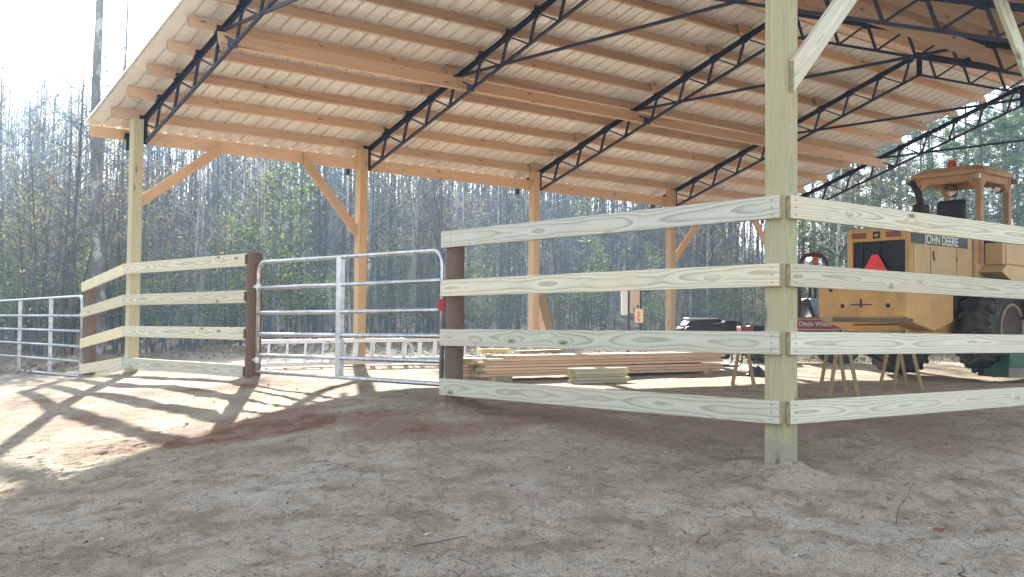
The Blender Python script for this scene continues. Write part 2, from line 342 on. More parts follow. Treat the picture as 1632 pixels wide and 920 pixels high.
def board(name, p, q, t, h, m, parent=None, up=UP, bev=.003, label=None, jit=0, plumb=0):
    """sawn board from p to q, thickness t (horizontal), height h; local X along it"""
    p = Vector(p); q = Vector(q); L = (q - p).length
    mb = MB(); n = max(2, int(L / .5)); b = 0
    for i in range(n + 1):
        x = -L / 2 + L * i / n; w = (random.random() - .5) * jit if 0 < i < n else 0
        for (y, z) in ((-t / 2, -h / 2), (t / 2, -h / 2), (t / 2, h / 2), (-t / 2, h / 2)): mb.v.append((x + (z * plumb if i in (0, n) else 0), y + w, z + w))
    for i in range(n):
        a = i * 4
        for j in range(4): mb.face((a + j, a + (j + 1) % 4, a + 4 + (j + 1) % 4, a + 4 + j))
    mb.face((0, 3, 2, 1), 1); mb.face((4 * n, 4 * n + 1, 4 * n + 2, 4 * n + 3), 1)
    return obj(name, mb, [m, 'endg'], parent, frame((p + q) / 2, q - p, up), bev, label=label)
def text(name, body, parent, mw, size, ex, m, sx=1, spacing=1):
    cu = bpy.data.curves.new(name, 'FONT'); cu.body = body; cu.size = size; cu.extrude = ex; cu.align_x = 'CENTER'; cu.align_y = 'CENTER'; cu.space_character = spacing
    cu.offset = size * .024
    cu.materials.append(M[m]); tmp = bpy.data.objects.new('tmp', cu); me = bpy.data.meshes.new_from_object(tmp); bpy.data.objects.remove(tmp)
    return link(name, me, parent, mw @ Matrix.Diagonal((sx, 1, 1, 1)))
random.seed(4)

# ------------------------------------------------------------------ ground
def spaced(a, segs):
    out = [a]
    for end, st in segs:
        k = max(1, round((end - out[-1]) / st)); out += list(np.linspace(out[-1], end, k + 1)[1:])
    return np.array(out)
xs = spaced(-900, [(-120, 130), (-30, 6), (-12, .6), (-5, .12), (5.5, .02), (12, .12), (40, .9), (120, 8), (900, 130)])
ys = spaced(-300, [(-20, 60), (0, 2), (4.4, .15), (9.5, .02), (18, .06), (30, .2), (60, 1), (120, 6), (1200, 180)])
X, Y = np.meshgrid(xs, ys); Z = gh(X, Y)
nearw = np.clip((14 - Y) / 8, .15, 1)
rough = fbm(X * 1.1, Y * 1.3, 3) * (.022 + .02 * nearw * (X > .5)) + (np.abs(fbm(X * 3.1 + 5, Y * 4.2, 4)) * -.045 + .01) * nearw + fbm(X * 9, Y * 12, 4) * .022 * nearw + np.abs(fbm(X * 11 + 3, Y * 15, 4)) * -.034 * np.clip(fbm(X * .8 + 9, Y * .8, 3) * 2 + .6, 0, 1) * nearw
clods = np.maximum(0, vnoise(X * 8.3, Y * 8.3) - .28) * vnoise(X * 1.1 + 40, Y * 1.1) * .25
# shallow ruts running across the ground to the right of the corner post, and a scraped bank
ux = (X - 1.7) * .76 + (Y - 7.05) * .65; vx = (X - 1.7) * .65 - (Y - 7.05) * .76
for c0 in (.95, 1.25, 2.6): Z = Z - .055 * np.exp(-((vx - c0 - .15 * np.sin(ux * .8)) / .09) ** 2) * np.clip(ux + .5, 0, 1) * np.clip(nearw, 0, 1)
Z = Z + rough * np.clip(1.5 - np.hypot(X, Y) / 60, .2, 1) + clods * nearw
# soil heaped at post feet
posts_xy = [(1.68, 7.05), (-.49, 9.74), (-2.91, 12.76), (-5.17, 15.46), (-6.33, 17)]
for (px, py) in posts_xy: Z = Z + (.045 + .09 * np.maximum(0, fbm(X * 7, Y * 7, 3))) * np.exp(-((X - px) ** 2 + (Y - py) ** 2) / .07)
Z = Z + 6 * np.clip((np.hypot(X, Y) - 130) / 500, 0, 1)
me = bpy.data.meshes.new('ground'); nx, ny = len(xs), len(ys)
me.vertices.add(nx * ny); me.vertices.foreach_set('co', np.stack([X, Y, Z], -1).astype(np.float32).ravel())
idx = np.arange(nx * ny).reshape(ny, nx); q = np.stack([idx[:-1, :-1], idx[:-1, 1:], idx[1:, 1:], idx[1:, :-1]], -1).reshape(-1, 4)
me.loops.add(q.size); me.loops.foreach_set('vertex_index', q.ravel().astype(np.int32)); me.polygons.add(len(q))
me.polygons.foreach_set('loop_start', np.arange(0, q.size, 4, dtype=np.int32)); me.polygons.foreach_set('loop_total', np.full(len(q), 4, np.int32))
me.update(calc_edges=True); me.polygons.foreach_set('use_smooth', [True] * len(q))
clay = np.zeros_like(X)
for (cx, cy, r1, r2, an, am) in [(-1.9, 9.4, 1.6, .42, .12, 1.2), (-3.3, 12.2, 1.5, .3, .15, 1.1), (-4.9, 12.3, 1.3, .28, .1, 1.1), (-.2, 8.7, .9, .3, .3, .8), (-2.2, 12.3, 1.3, .5, 2.2, .9), (-.3, 9.5, 1.1, .3, 2.3, .8), (-1.3, 9.3, 1.3, .28, 2.5, .95), (-2.6, 9.8, 1.2, .3, .3, .9), (-3.9, 10.9, 1.0, .4, .2, .75), (-1.6, 15, 2.5, 2.0, .7, .45),
        (.6, 8.9, 1.3, .45, -.95, .6), (2.2, 9.0, 3.0, 1.2, .75, .42), (2, 14, 6, 3.2, .7, .25), (-4.3, 14.6, 1.2, .35, 2.2, .5), (3.2, 8.2, 1.3, .35, .72, .4)]:
    dx, dy = X - cx, Y - cy; a1 = dx * math.cos(an) + dy * math.sin(an); a2 = -dx * math.sin(an) + dy * math.cos(an)
    clay = np.maximum(clay, am * np.clip(1.35 - np.hypot(a1 / r1, a2 / r2) + fbm(X * 2.2, Y * 2.2, 4) * .9, 0, 1))
litter = np.clip((Y + .35 * X * (X < 0) - 24 + fbm(X * .3, Y * .3, 3) * 5) / 4, 0, 1)
litter = np.maximum(litter, np.clip((-X * .8 + (Y - 16) * .65 - 8.0 + fbm(X * .5, Y * .5, 3) * 2) / 2, 0, .8))
for nm, arr in (('clay', clay), ('litter', litter)):
    at = me.attributes.new(nm, 'FLOAT', 'POINT'); at.data.foreach_set('value', arr.astype(np.float32).ravel())
me.materials.append(M['ground'])
tag(link('ground', me), None, None, kind='structure')

# ------------------------------------------------------------------ the barn
barn = thing('pole_barn', 'open pole barn with pine purlins on black steel trusses under a metal roof', 'barn', Matrix.Translation(A0))
def rpt(u, v, d): # d: height above the top chord line, square to the slope
    s = 1 if v <= HS else -1; k = 1 / math.sqrt(1 + SL * SL)
    return bp(u, v - s * SL * k * d, roofz(v) + k * d)
# roof sheets with ribs across, one per slope
def roof_sheet(side):
    mb = MB(); prof = []; u = -.56; P9 = .229
    while u < 4 * BAY + .12:
        prof += [(u, 0), (u + .07, 0), (u + .085, .008), (u + .10, 0), (u + .145, 0), (u + .16, .008), (u + .175, 0)]; 
        prof[-7:] = [(u, .0), (u + .006, .034), (u + .040, .034), (u + .046, 0), (u + .12, 0), (u + .126, .006), (u + .132, 0)]
        u += P9
    v0, v1 = (-.62, HS - .01) if side == 0 else (HS + .01, 2 * HS + .62)
    nv = 6
    for j in range(nv + 1):
        v = v0 + (v1 - v0) * j / nv
        for (a, h) in prof: mb.v.append(tuple(rpt(a, v, .165 + h)))
    k = len(prof)
    for j in range(nv):
        for i in range(k - 1): mb.face((j * k + i, j * k + i + 1, (j + 1) * k + i + 1, (j + 1) * k + i))
    o = obj('roof_sheet', mb, 'roof', barn, Matrix()); md = o.modifiers.new('s', 'SOLIDIFY'); md.thickness = .003; md.offset = 1
    return o
roof_sheet(0); roof_sheet(1)
mb = MB(); mb.bar(rpt(-.56, HS - .14, .20), rpt(4 * BAY + .1, HS - .14, .20), .3, .004, (-nV.x * .3, -nV.y * .3, 1)); mb.bar(rpt(-.56, HS + .14, .20), rpt(4 * BAY + .1, HS + .14, .20), .3, .004, (nV.x * .3, nV.y * .3, 1))
obj('ridge_cap', mb, 'roof', barn, Matrix())
NODES = [-.06 + .582 * i for i in range(10)]
def slope_up(v):
    s = 1 if v <= HS else -1; return (UP - nV * s * SL).normalized()
def purlin(u0, u1, v, d=.08, t=.038, h=.14, name='purlin', m='purlin', lab=None):
    return board(name, rpt(u0, v, d), rpt(u1, v, d), t, h, m, barn, slope_up(v), .003, lab, jit=.006)
for i, v in enumerate(NODES):
    for side in (0, 1):
        vv = v if side == 0 else 2 * HS - v
        j = random.choice((1, 2, 2, 3)); off = random.uniform(-.02, .05)
        uj = j * BAY + .2
        purlin(-.40 + off, uj, vv, lab='pine purlin with a reddish heartwood streak' if (i == 2 and side == 0) else None); purlin(uj - .35, 4 * BAY + random.uniform(-.05, .12), vv + .045)
for vv in (-.585, 2 * HS + .585): 
    board('fascia_board', rpt(-.5, vv, .06), rpt(2 * BAY, vv, .06), .038, .16, 'purlin', barn, UP); board('fascia_board', rpt(2 * BAY + .004, vv, .06), rpt(4 * BAY + .1, vv, .06), .038, .16, 'purlin', barn, UP)
# trusses
def truss(u):
    off = .03; top = MB(); F = lambda v, d: rpt(u + off, v, d)
    for side in (0, 1):
        sv = (lambda v: v) if side == 0 else (lambda v: 2 * HS - v)
        f = lambda v, dz: bp(u + off, sv(v), ZE + SL * v + dz)
        uu = (UP - nV * (1 if side == 0 else -1) * SL)
        top.bar(f(-.6, 0), f(HS, 0), .092, .008, uu); top.bar(f(-.6, -.034), f(HS, -.034), .008, .066, uu)
        top.bar(f(-.60, .0), f(-.60, -.15), .07, .05, eV)
        for v in NODES + [-.58]: # purlin clips
            top.bar(f(v + .022, .01), f(v + .022, .075), .11, .006, nV); top.bar(f(v - .05, .008), f(v + .06, .008), .12, .006, uu); top.bar(f(v - .03, -.05), f(v + .05, -.05), .012, .08, uu)
    t = obj('truss', top, 'steel', barn, Matrix())
    for side in (0, 1):
        sv = (lambda v: v) if side == 0 else (lambda v: 2 * HS - v)
        sg = 1 if side == 0 else -1
        f = lambda v, dz: bp(u + off, sv(v), ZE + SL * v + dz)
        uu = (UP - nV * sg * SL); dp = lambda v: -.343 - .0058 * v
        b = MB(); b.bar(f(.08, dp(0)), f(HS, dp(HS)), .040, .036, uu)
        obj('bottom_chord', b, 'steel', t, Matrix())
        w = MB()
        for i, v in enumerate(NODES):
            bv = max(.12, v - .13)
            if i > 0:
                w.bar(f(v, -.03), f(bv, dp(bv)), .032, .032, eV)
            if i < len(NODES) - 1: w.bar(f(v + .02, -.03), f(NODES[i + 1] - .13 if i else .45, dp(v + .45)), .022, .022, eV)
        obj('web', w, 'steel', t, Matrix())
        ep = MB(); ep.bar(f(.03, 0), f(.03, dp(0) - .015), .07, .012, nV); ep.bar(f(.03, 0), f(.03, dp(0) - .015), .012, .07, nV)
        obj('end_plate', ep, 'steel', t, Matrix()); ep = MB().bar(f(HS - .012, 0), f(HS - .012, dp(HS) - .02), .012, .075, nV); obj('ridge_plate', ep, 'steel', t, Matrix())
        ep = MB().box(f(2.62, dp(2.6) + .03), (.10, .10, .09)); obj('beam_seat', ep, 'steel', t, Matrix())
    tie = MB(); z = 3.655; tie.bar(bp(u + off, 2.40, z), bp(u + off, 2 * HS - 2.40, z), .036, .036)
    obj('tie_rod', tie, 'steel', t, Matrix())
for k in range(5): truss(k * BAY)
# lateral beams through the trusses
for v in (2.42, 2 * HS - 2.42):
    for k in range(4): board('lateral_beam', bp(k * BAY - .06, v + (.02 if k % 2 else 0), ZE + SL * 2.42 - .17), bp((k + 1) * BAY + .13, v + (.02 if k % 2 else 0), ZE + SL * 2.42 - .17), .04, .185, 'purlin', barn, slope_up(v), jit=.004)
# posts, eave headers, knee braces
PS = .145
pmat = ['posty', 'posto', 'posto', 'posto', 'posto']
def post(p, ztop, m, label=None):
    zb = g(p.x, p.y) - .25
    return board('post', (p.x, p.y, zb), (p.x, p.y, ztop), PS, PS, m, barn, eV, .006, label)
# 'up' for a vertical board is the barn axis so its faces stand square to the building
for k in range(5): 
    p = bp(k * BAY - .075, 0, 0); post(p, ZE - .01, pmat[k], 'yellowish corner post' if k == 0 else None)
CORNER = Vector((1.68, 7.05, 0))
post(CORNER, ZE + .3, 'postg', 'greenish corner post with open knots')
for k in range(1, 5): post(CORNER + eV * (BAY * k), ZE + .3, 'postg')
for a, b_ in ((-.12, 2 * BAY), (2 * BAY + .004, 4 * BAY + .1)): board('eave_header', bp(a, -.095, 2.64), bp(b_, -.095, 2.64), .038, .185, 'purlin', barn)
cn = CORNER + nV * .095
for a, b_ in ((-.1, 2 * BAY), (2 * BAY + .004, 4 * BAY)): board('eave_header', cn + eV * a + UP * 2.85, cn + eV * b_ + UP * 2.85, .038, .235, 'rail', barn)
def brace(u0, z0, u1, z1, v, m='brace'): board('knee_brace', bp(u0, v, z0), bp(u1, v, z1), .04, .14, m, barn, plumb=(z1 - z0) / abs(u1 - u0))
brace(-.02, 1.72, 1.18, 2.60, -.02); brace(BAY - .12, 1.52, BAY - 1.12, 2.60, -.02); brace(3 * BAY - .02, 1.40, 3 * BAY + 1.1, 2.60, -.02); brace(4 * BAY - .12, 1.45, 4 * BAY - 1.15, 2.60, -.02)
board('knee_brace', CORNER + nV * .092 + eV * -.02 + UP * 1.60, CORNER + nV * .092 + eV * 1.18 + UP * 2.82, .038, .14, 'rail', barn, plumb=1.01)
board('knee_brace', CORNER + nV * .092 + eV * (BAY + .02) + UP * 1.55, CORNER + nV * .092 + eV * (BAY - 1.15) + UP * 2.82, .038, .14, 'rail', barn, plumb=1.08)

# ------------------------------------------------------------------ board fences and wooden poles
dG = (Vector((A0.x, A0.y, 0)) - CORNER); LG = dG.length; dG.normalize()
ZR = (.785, .365, -.055, -.48)
def pole(x, y, ztop, r=.078, parent=None, lean=0):
    mb = MB(); zb = g(x, y) - .2; k = 18; n = 9
    pts = [(lean * (i / n) + .004 * math.sin(i * 1.7 + x), .004 * math.cos(i * 1.3), zb + (ztop - zb) * i / n) for i in range(n + 1)]
    mb.tube([(z_, x_, y_) for (x_, y_, z_) in pts], [r * (1.04 - .06 * i / n) for i in range(n)] + [r * .93], k)
    m_ = frame((x, y, 0), UP, eV); return obj('post', mb, 'oldpole', parent, m_, .008, True)
def nails(p, along, parent, outn, z, hh=.045, n=3):
    mb = MB()
    for i in range(n):
        c = Vector(p) + UP * (z + (i - (n - 1) / 2) * hh) + outn * .0205
        mb.tube([c - outn * .002, c + outn * .0015], .0042, 6)
    return mb
def rail(p, q, parent, up=UP, m='rail', label=None, outn=None):
    o = board('rail', p, q, .038, .142, m, parent, up, .003, label, jit=.0)
    return o
# fence from the corner post to the gate post
OFF = -eV * (PS / 2 + .02)
f1 = thing('board_fence', 'four rail pale board fence between the green corner post and the gate latch post', 'fence', Matrix.Translation((-.49, 9.74, 0)), 'board fences round the barn')
pole(-.49, 9.74, .80, .080, f1)
nm = MB()
for z in ZR:
    a = CORNER + OFF + nV * .07; b_ = CORNER + dG * 3.53 - eV * .092
    rail(a + UP * z, b_ + UP * (z + random.uniform(-.004, .004)), f1)
    for s in (.06, 3.45):
        c0 = a.lerp(b_, s / (b_ - a).length)
        q_ = nails(c0, None, None, -eV, z); b0 = len(nm.v); nm.v += q_.v; nm.f += [tuple(i + b0 for i in f) for f in q_.f]; nm.mi += q_.mi
obj('nail', nm, 'nail', f1, Matrix())['kind'] = 'stuff'
# fence running off to the right along the eave
f2 = thing('board_fence', 'four rail board fence running right from the corner post in front of the yellow loader', 'fence', Matrix.Translation(CORNER + eV * .3), 'board fences round the barn')
nm = MB()
for z in ZR:
    a = CORNER + nV * (PS / 2 + .02) - eV * .055; b_ = CORNER + nV * (PS / 2 + .02) + eV * (BAY + .06)
    rail(a + UP * z, b_ + UP * (z + random.uniform(-.01, .02)), f2)
    c0 = a + eV * .05; q_ = nails(c0, None, None, nV, z); b0 = len(nm.v); nm.v += q_.v; nm.f += [tuple(i + b0 for i in f) for f in q_.f]; nm.mi += q_.mi
obj('nail', nm, 'nail', f2, Matrix())['kind'] = 'stuff'
# fence beyond the gate: pole, barn corner post, pole
f3 = thing('board_fence', 'bent four rail board fence past the left corner post, between the two gates', 'fence', Matrix.Translation((-2.91, 12.76, 0)), 'board fences round the barn')
pole(-2.91, 12.76, .86, .086, f3); pole(-6.33, 17.0, .68, .088, f3)
zl = (.60, .215, -.245, -.635)
for z, z2, za in zip(ZR, zl, (.80, .375, -.05, -.475)):
    a = CORNER + dG * (7.31 + .088) - eV * .04; c = CORNER + dG * (LG + .02) - eV * .19
    rail(a + UP * z, c + UP * za, f3); e2 = Vector((-6.33, 17.0, 0)) + Vector((-.2, -.09, 0)).normalized() * .10 + Vector((-.12, .14, 0)) * .4
    rail(c + dG * .004 + UP * za, e2 + UP * z2, f3, m='railwarm')
    board('cleat', a + UP * (z - .055) + dG * -.02 - eV * .03, a + UP * (z + .055) + dG * -.02 - eV * .03, .03, .04, 'oldpole', f3, eV)

# ------------------------------------------------------------------ tube gates
def gate(name, label, p0, p1, zs0, zs1, ups, group, bot=0):
    """p0 hinge end, p1 latch end; zs bar heights at both ends; ups = (fraction, width) of upright channels"""
    p0 = Vector(p0); p1 = Vector(p1); t = thing(name, label, 'gate', Matrix.Translation(p0), group); r = .0215; d = (p1 - p0).normalized()
    P = lambda s, z: p0.lerp(p1, s) + UP * z; L = (p1 - p0).length; rc = .13 / L
    pts = [P(0, zs0[-1])] + [P(0, zs0[0] - .13)]
    for i in range(1, 7): a = i / 6 * PI / 2; pts.append(P(rc * (1 - math.cos(a)), zs0[0] - .13 + .13 * math.sin(a)))
    for i in range(0, 7): a = i / 6 * PI / 2; pts.append(P(1 - rc + rc * math.sin(a), zs1[0] - .13 + .13 * math.cos(a)))
    pts += [P(1, zs1[-1])]
    mb = MB(); mb.tube(pts, r, 12); obj('gate_frame', mb, 'galv', t, Matrix(), smooth=True)
    for z0, z1 in list(zip(zs0, zs1))[1:]:
        mb = MB(); mb.tube([P(.004, z0), P(.996, z1)], r, 12); obj('gate_bar', mb, 'galv', t, Matrix(), smooth=True)
    side = Vector((d.y, -d.x, 0)); side = side if side.y < 0 else -side
    for s, w in ups:
        z0 = zs0[0] * (1 - s) + zs1[0] * s; z1 = zs0[-1] * (1 - s) + zs1[-1] * s; c = P(s, 0) + side * (-.004)
        mb = MB(); mb.bar(c + UP * (z1 - .02), c + UP * (z0 + .01), w, .052, side); obj('upright', mb, 'galv', t, Matrix(), bevel=.004)
    hg = MB()
    for z in (zs0[1] + .02, zs0[-2] - .05): hg.bar(P(0, z) - d * .10, P(0, z) + d * .02, .05, .03); hg.tube([P(0, z - .03), P(0, z + .03)], .03, 10)
    obj('hinge', hg, 'galv', t, Matrix()); return t
gp0 = CORNER + dG * 7.17 - eV * .02; gp1 = CORNER + dG * 3.60 - eV * .035
gt = gate('tube_gate', 'six bar galvanised tube gate between two brown poles, latched in red', gp0, gp1, (.745, .455, .175, -.062, -.295, -.475), (.705, .44, .18, -.045, -.265, -.465), ((.505, .085),), 'galvanised tube gates')
mb = MB(); c = gp1 + UP * .225; mb.box(c - dG * .0, (.07, .06, .10)); mb.box(c - dG * .035 + UP * .07, (.035, .03, .15)); mb.tube([c + dG * .09, c - dG * .05], .012, 8)
obj('latch', mb, 'red', gt, Matrix(), .006)
gate('tube_gate', 'six bar galvanised tube gate at the far left beyond the bent board fence', (-6.70, 17.62, 0), (-9.55, 21.0, 0), (.485, .18, -.06, -.30, -.53, -.76), (.47, .20, -.04, -.28, -.53, -.78), ((.33, .06), (.70, .06)), 'galvanised tube gates')

# ------------------------------------------------------------------ yellow loader
M['ylw'] = flat('loader_yellow', (.56, .33, .11), .6, 0, .2, 3.5, dirt=(.26, .17, .10), dirtamt=.7, bmp=.002)
M['tan'] = flat('dusty_loader_panel', (.56, .41, .21), .6, 0, .12, 2.5, dirt=(.32, .24, .15), dirtamt=.7, bmp=.002)
M['canopy'] = flat('faded_canopy_paint', (.52, .32, .17), .6, 0, .2, 4, dirt=(.30, .16, .08), dirtamt=.5)
M['grille'] = flat('dark_grille', (.006, .007, .014), .6, 0, .6, 60)
M['rubber'] = flat('tyre_rubber', (.022, .021, .021), .85, 0, .4, 10, dirt=(.20, .16, .12), dirtamt=.8, bmp=.01)
M['rim'] = flat('dirty_rim', (.05, .028, .02), .7, 0, .3, 8, dirt=(.07, .05, .035), dirtamt=.6)
M['rimlip'] = flat('rim_lip', (.25, .18, .13), .6, 0, .3, 8)
M['black'] = flat('black_part', (.012, .012, .016), .5, 0, .3, 8)
M['navy'] = flat('dark_stripe', (.022, .035, .055), .5, 0, .2, 8)
M['white'] = flat('white_lettering', (.68, .70, .68), .6, 0, .1, 8)
M['seat'] = flat('seat_vinyl', (.014, .016, .026), .55, 0, .2, 8)
M['beacon'] = flat('orange_beacon', (.62, .09, .025), .3)
M['smv'] = flat('safety_triangle', (.85, .04, .03), .45)
M['lampglass'] = flat('lamp_glass', (.55, .48, .38), .15, .6, .5, 30)
M['tail'] = flat('tail_lamp', (.20, .03, .02), .3)
M['belly'] = flat('oily_belly', (.05, .035, .025), .8, 0, .5, 8)
M['logo'] = flat('emblem_yellow', (.62, .50, .12), .5)
pad = -.60
LM = Matrix((eV, -nV, UP)).transposed().to_4x4(); LM.translation = Vector((5.73, 16.2, pad)) + Vector(nV) * 0   # x forward, y left (away from us), z up; origin: rear right corner of the hood
LD = thing('wheel_loader', 'dusty yellow wheel loader with open canopy, black seat and orange beacon', 'loader', LM)
def L(name, mb, m, bev=.012, par=None, smooth=False, lab=None): return obj(name, mb, m, par or LD, LM, bev, smooth, lab)
HW = 1.02
hood = L('hood', MB().bx(0, 1.78, 0, HW, 1.18, 2.18), 'tan', .03)
# rear frame round the grille
mb = MB(); mb.bx(-.05, 0, 0, .07, 1.2, 2.16).bx(-.05, 0, HW - .09, HW, 1.2, 2.16).bx(-.05, 0, .07, HW - .09, 1.98, 2.16); L('grille_surround', mb, 'ylw', .008)
mb = MB(); mb.bx(-.012, 0, .07, HW - .09, 1.2, 1.98)
gr = L('grille', mb, 'grille', 0)
mb = MB()
for i in range(22): mb.bx(-.03, -.012, .075, HW - .095, 1.22 + i * .034, 1.228 + i * .034)
mb.bx(-.034, -.012, .48, .50, 1.2, 1.98).bx(-.034, -.012, .07, .085, 1.2, 1.98).bx(-.034, -.012, HW - .25, HW - .235, 1.2, 1.98)
L('grille_slat', mb, 'black', 0, gr)
for a, w in ((.13, .24), (.70, .24)): L('tail_lamp', MB().bx(-.062, -.05, a, a + w, 2.03, 2.11), 'tail', .006)
mb = MB().bx(-.058, -.05, .465, .585, 2.02, 2.12); em = L('emblem', mb, 'black', .006)
mb = MB(); mb.prism([(0, 0), (.03, .008), (.052, .002), (.06, .014), (.05, .028), (.058, .044), (.048, .038), (.036, .03), (.012, .03), (.002, .02)], 0, .002)
obj('leaping_mark', mb, 'logo', em, LM @ Matrix.Translation((-.060, .555, 2.05)) @ Matrix.Rotation(-PI / 2, 4, 'Z'))
# stripe and lettering on the right-hand side (y = 0 face, seen by us)
st = L('stripe', MB().bx(.0, 1.62, -.006, 0, 1.93, 2.10), 'navy', .002)
text('lettering', 'JOHN DEERE', st, LM @ Matrix.Translation((.84, -.0085, 2.004)) @ Matrix.Rotation(PI / 2, 4, 'X'), .185, .002, 'white', .90, 1.0)
for a, b_ in ((.06, .50), (.52, 1.26), (1.28, 1.74)):
    p = L('side_panel', MB().bx(a, b_, -.012, 0, 1.22, 1.915), 'tan', .005)
    if a > .5 and a < 1: L('handle', MB().bx(a + .05, a + .085, -.024, -.012, 1.74, 1.84).bx(a + .075, a + .11, -.022, -.012, 1.70, 1.75), 'black', .002, p)
L('panel_hinge', MB().bx(1.262, 1.278, -.02, -.01, 1.30, 1.36).bx(1.262, 1.278, -.02, -.01, 1.72, 1.78), 'black', .002)
# counterweight
cw = MB(); cw.prism([(-.42, .86), (-.42, 1.32), (-.30, 1.40), (.9, 1.40), (.9, .80), (.35, .66), (-.25, .78)], -.16, HW + .26)
C_ = L('counterweight', cw, 'ylw', .025)
for (y_, z_) in ((.12, 1.02), (.86, 1.02), (1.06, 1.26), (.05, 1.30)): L('bolt_recess', MB().tube([(-.425, y_, z_), (-.40, y_, z_)], .034, 14), 'belly', 0, C_)
L('hitch', MB().bx(-.424, -.40, .36, .74, 1.01, 1.11).bx(-.424, -.40, .44, .64, 1.20, 1.40), 'canopy', .004, C_)
L('hitch_pin', MB().bx(-.44, -.42, .38, .72, 1.03, 1.045).tube([(-.43, .55, 1.0), (-.43, .55, 1.12)], .014, 8), 'belly', 0, C_)
L('belly_frame', MB().prism([(-.1, .68), (-.15, .74), (2.6, 1.2), (4.2, 1.1), (4.2, .62), (.6, .50)], .12, HW - .12), 'ylw', .02)
L('oily_underside', MB().bx(.5, 3.6, .0, HW, .95, 1.28), 'belly', .02)
# cab platform and boxes
L('cab_platform', MB().bx(1.80, 3.2, -.05, HW + .05, 1.35, 1.72), 'tan', .02)
L('battery_box', MB().bx(2.05, 2.86, -.34, -.05, 1.70, 2.04), 'tan', .015)
L('battery_box_lid', MB().bx(2.14, 2.84, -.352, -.34, 1.72, 2.02), 'tan', .004)
L('step_box', MB().prism([(1.86, 1.58), (2.02, 1.69), (2.90, 1.68), (2.88, 1.47), (2.16, 1.45)], -.42, -.05), 'tan', .012)
L('step_tread', MB().bx(2.2, 2.9, -.70, -.52, .86, .90).bx(2.25, 2.28, -.66, -.54, .88, 1.2).bx(2.82, 2.85, -.66, -.54, .88, 1.2), 'belly', .004)
L('cab_rear_panel', MB().bx(1.79, 1.98, -.02, HW + .02, 1.3, 2.10), 'canopy', .02)
# canopy
CX0, CX1, CY0, CY1 = 2.0, 2.88, .0, 1.02
for (x, y) in ((CX0, CY0), (CX0, CY1), (CX1, CY0), (CX1, CY1)):
    q = MB().box((x + (.03 if x == CX1 else 0), y, 2.36), (.10, .10, 1.6), taper=(.95, .95)); L('canopy_post', q, 'canopy', .012)
def sl(x0, x1, y0, y1, z): return [(x0, y0, z), (x1, y0, z), (x1, y1, z), (x0, y1, z)]
mb = MB(); ch = .16
def octo(x0, x1, y0, y1, z, c): return [(x0 + c, y0, z), (x1 - c, y0, z), (x1, y0 + c, z), (x1, y1 - c, z), (x1 - c, y1, z), (x0 + c, y1, z), (x0, y1 - c, z), (x0, y0 + c, z)]
lay = [octo(1.90, 3.05, -.10, 1.16, 3.13, .10), octo(1.90, 3.05, -.10, 1.16, 3.19, .10), octo(2.02, 2.92, .03, 1.03, 3.28, .10)]
for l in lay: mb.v += l
for k in range(2):
    for i in range(8): mb.face((k * 8 + i, k * 8 + (i + 1) % 8, k * 8 + 8 + (i + 1) % 8, k * 8 + 8 + i))
mb.face(range(7, -1, -1)); mb.face(range(16, 24)); L('canopy_roof', mb, 'canopy', .01)
mb = MB(); mb.bx(CX0 - .04, CX0 + .03, .05, .97, 3.02, 3.13).bx(CX1, CX1 + .06, .05, .97, 3.02, 3.13).bx(CX0 + .05, CX1 - .02, CY0 - .04, CY0 + .03, 3.02, 3.13).bx(CX0 + .05, CX1 - .02, CY1 - .03, CY1 + .04, 3.02, 3.13)
for y in (CY0, CY1):
    mb.bar((CX0, y, 2.90), (CX0 + .16, y, 3.06), .07, .06); mb.bar((CX1 + .03, y, 2.90), (CX1 - .13, y, 3.06), .07, .06)
for x in (CX0, CX1 + .03):
    mb.bar((x, CY0, 2.90), (x, CY0 + .16, 3.06), .07, .06, (1, 0, 0)); mb.bar((x, CY1, 2.90), (x, CY1 - .16, 3.06), .07, .06, (1, 0, 0))
L('canopy_beam', mb, 'canopy', .008)
L('beacon', MB().lathe([(.075, 0), (.078, .02), (.07, .11), (.062, .135), (.03, .142)], 16, 'z', (2.22, .56, 3.275)), 'beacon', 0, smooth=False)
for (x, y) in ((1.93, 1.12), (1.93, .02), (3.04, -.06)): L('marker_lamp', MB().bx(x - .04, x + .02, y - .07, y + .07, 3.045, 3.125), 'lampglass', .006)
for y in (.12, .90) :
    a = MB().lathe([(.03, -.06), (.085, -.02), (.092, .0), (.092, .015)], 20, 'x', (CX1 - .02, y, 3.0)); b0 = L('work_lamp', a, 'black', 0)
    L('lamp_glass', MB().lathe([(.002, -.075), (.08, -.068), (.083, -.03)], 20, 'x', (CX1 - .02, y, 3.0)), 'lampglass', 0, b0)
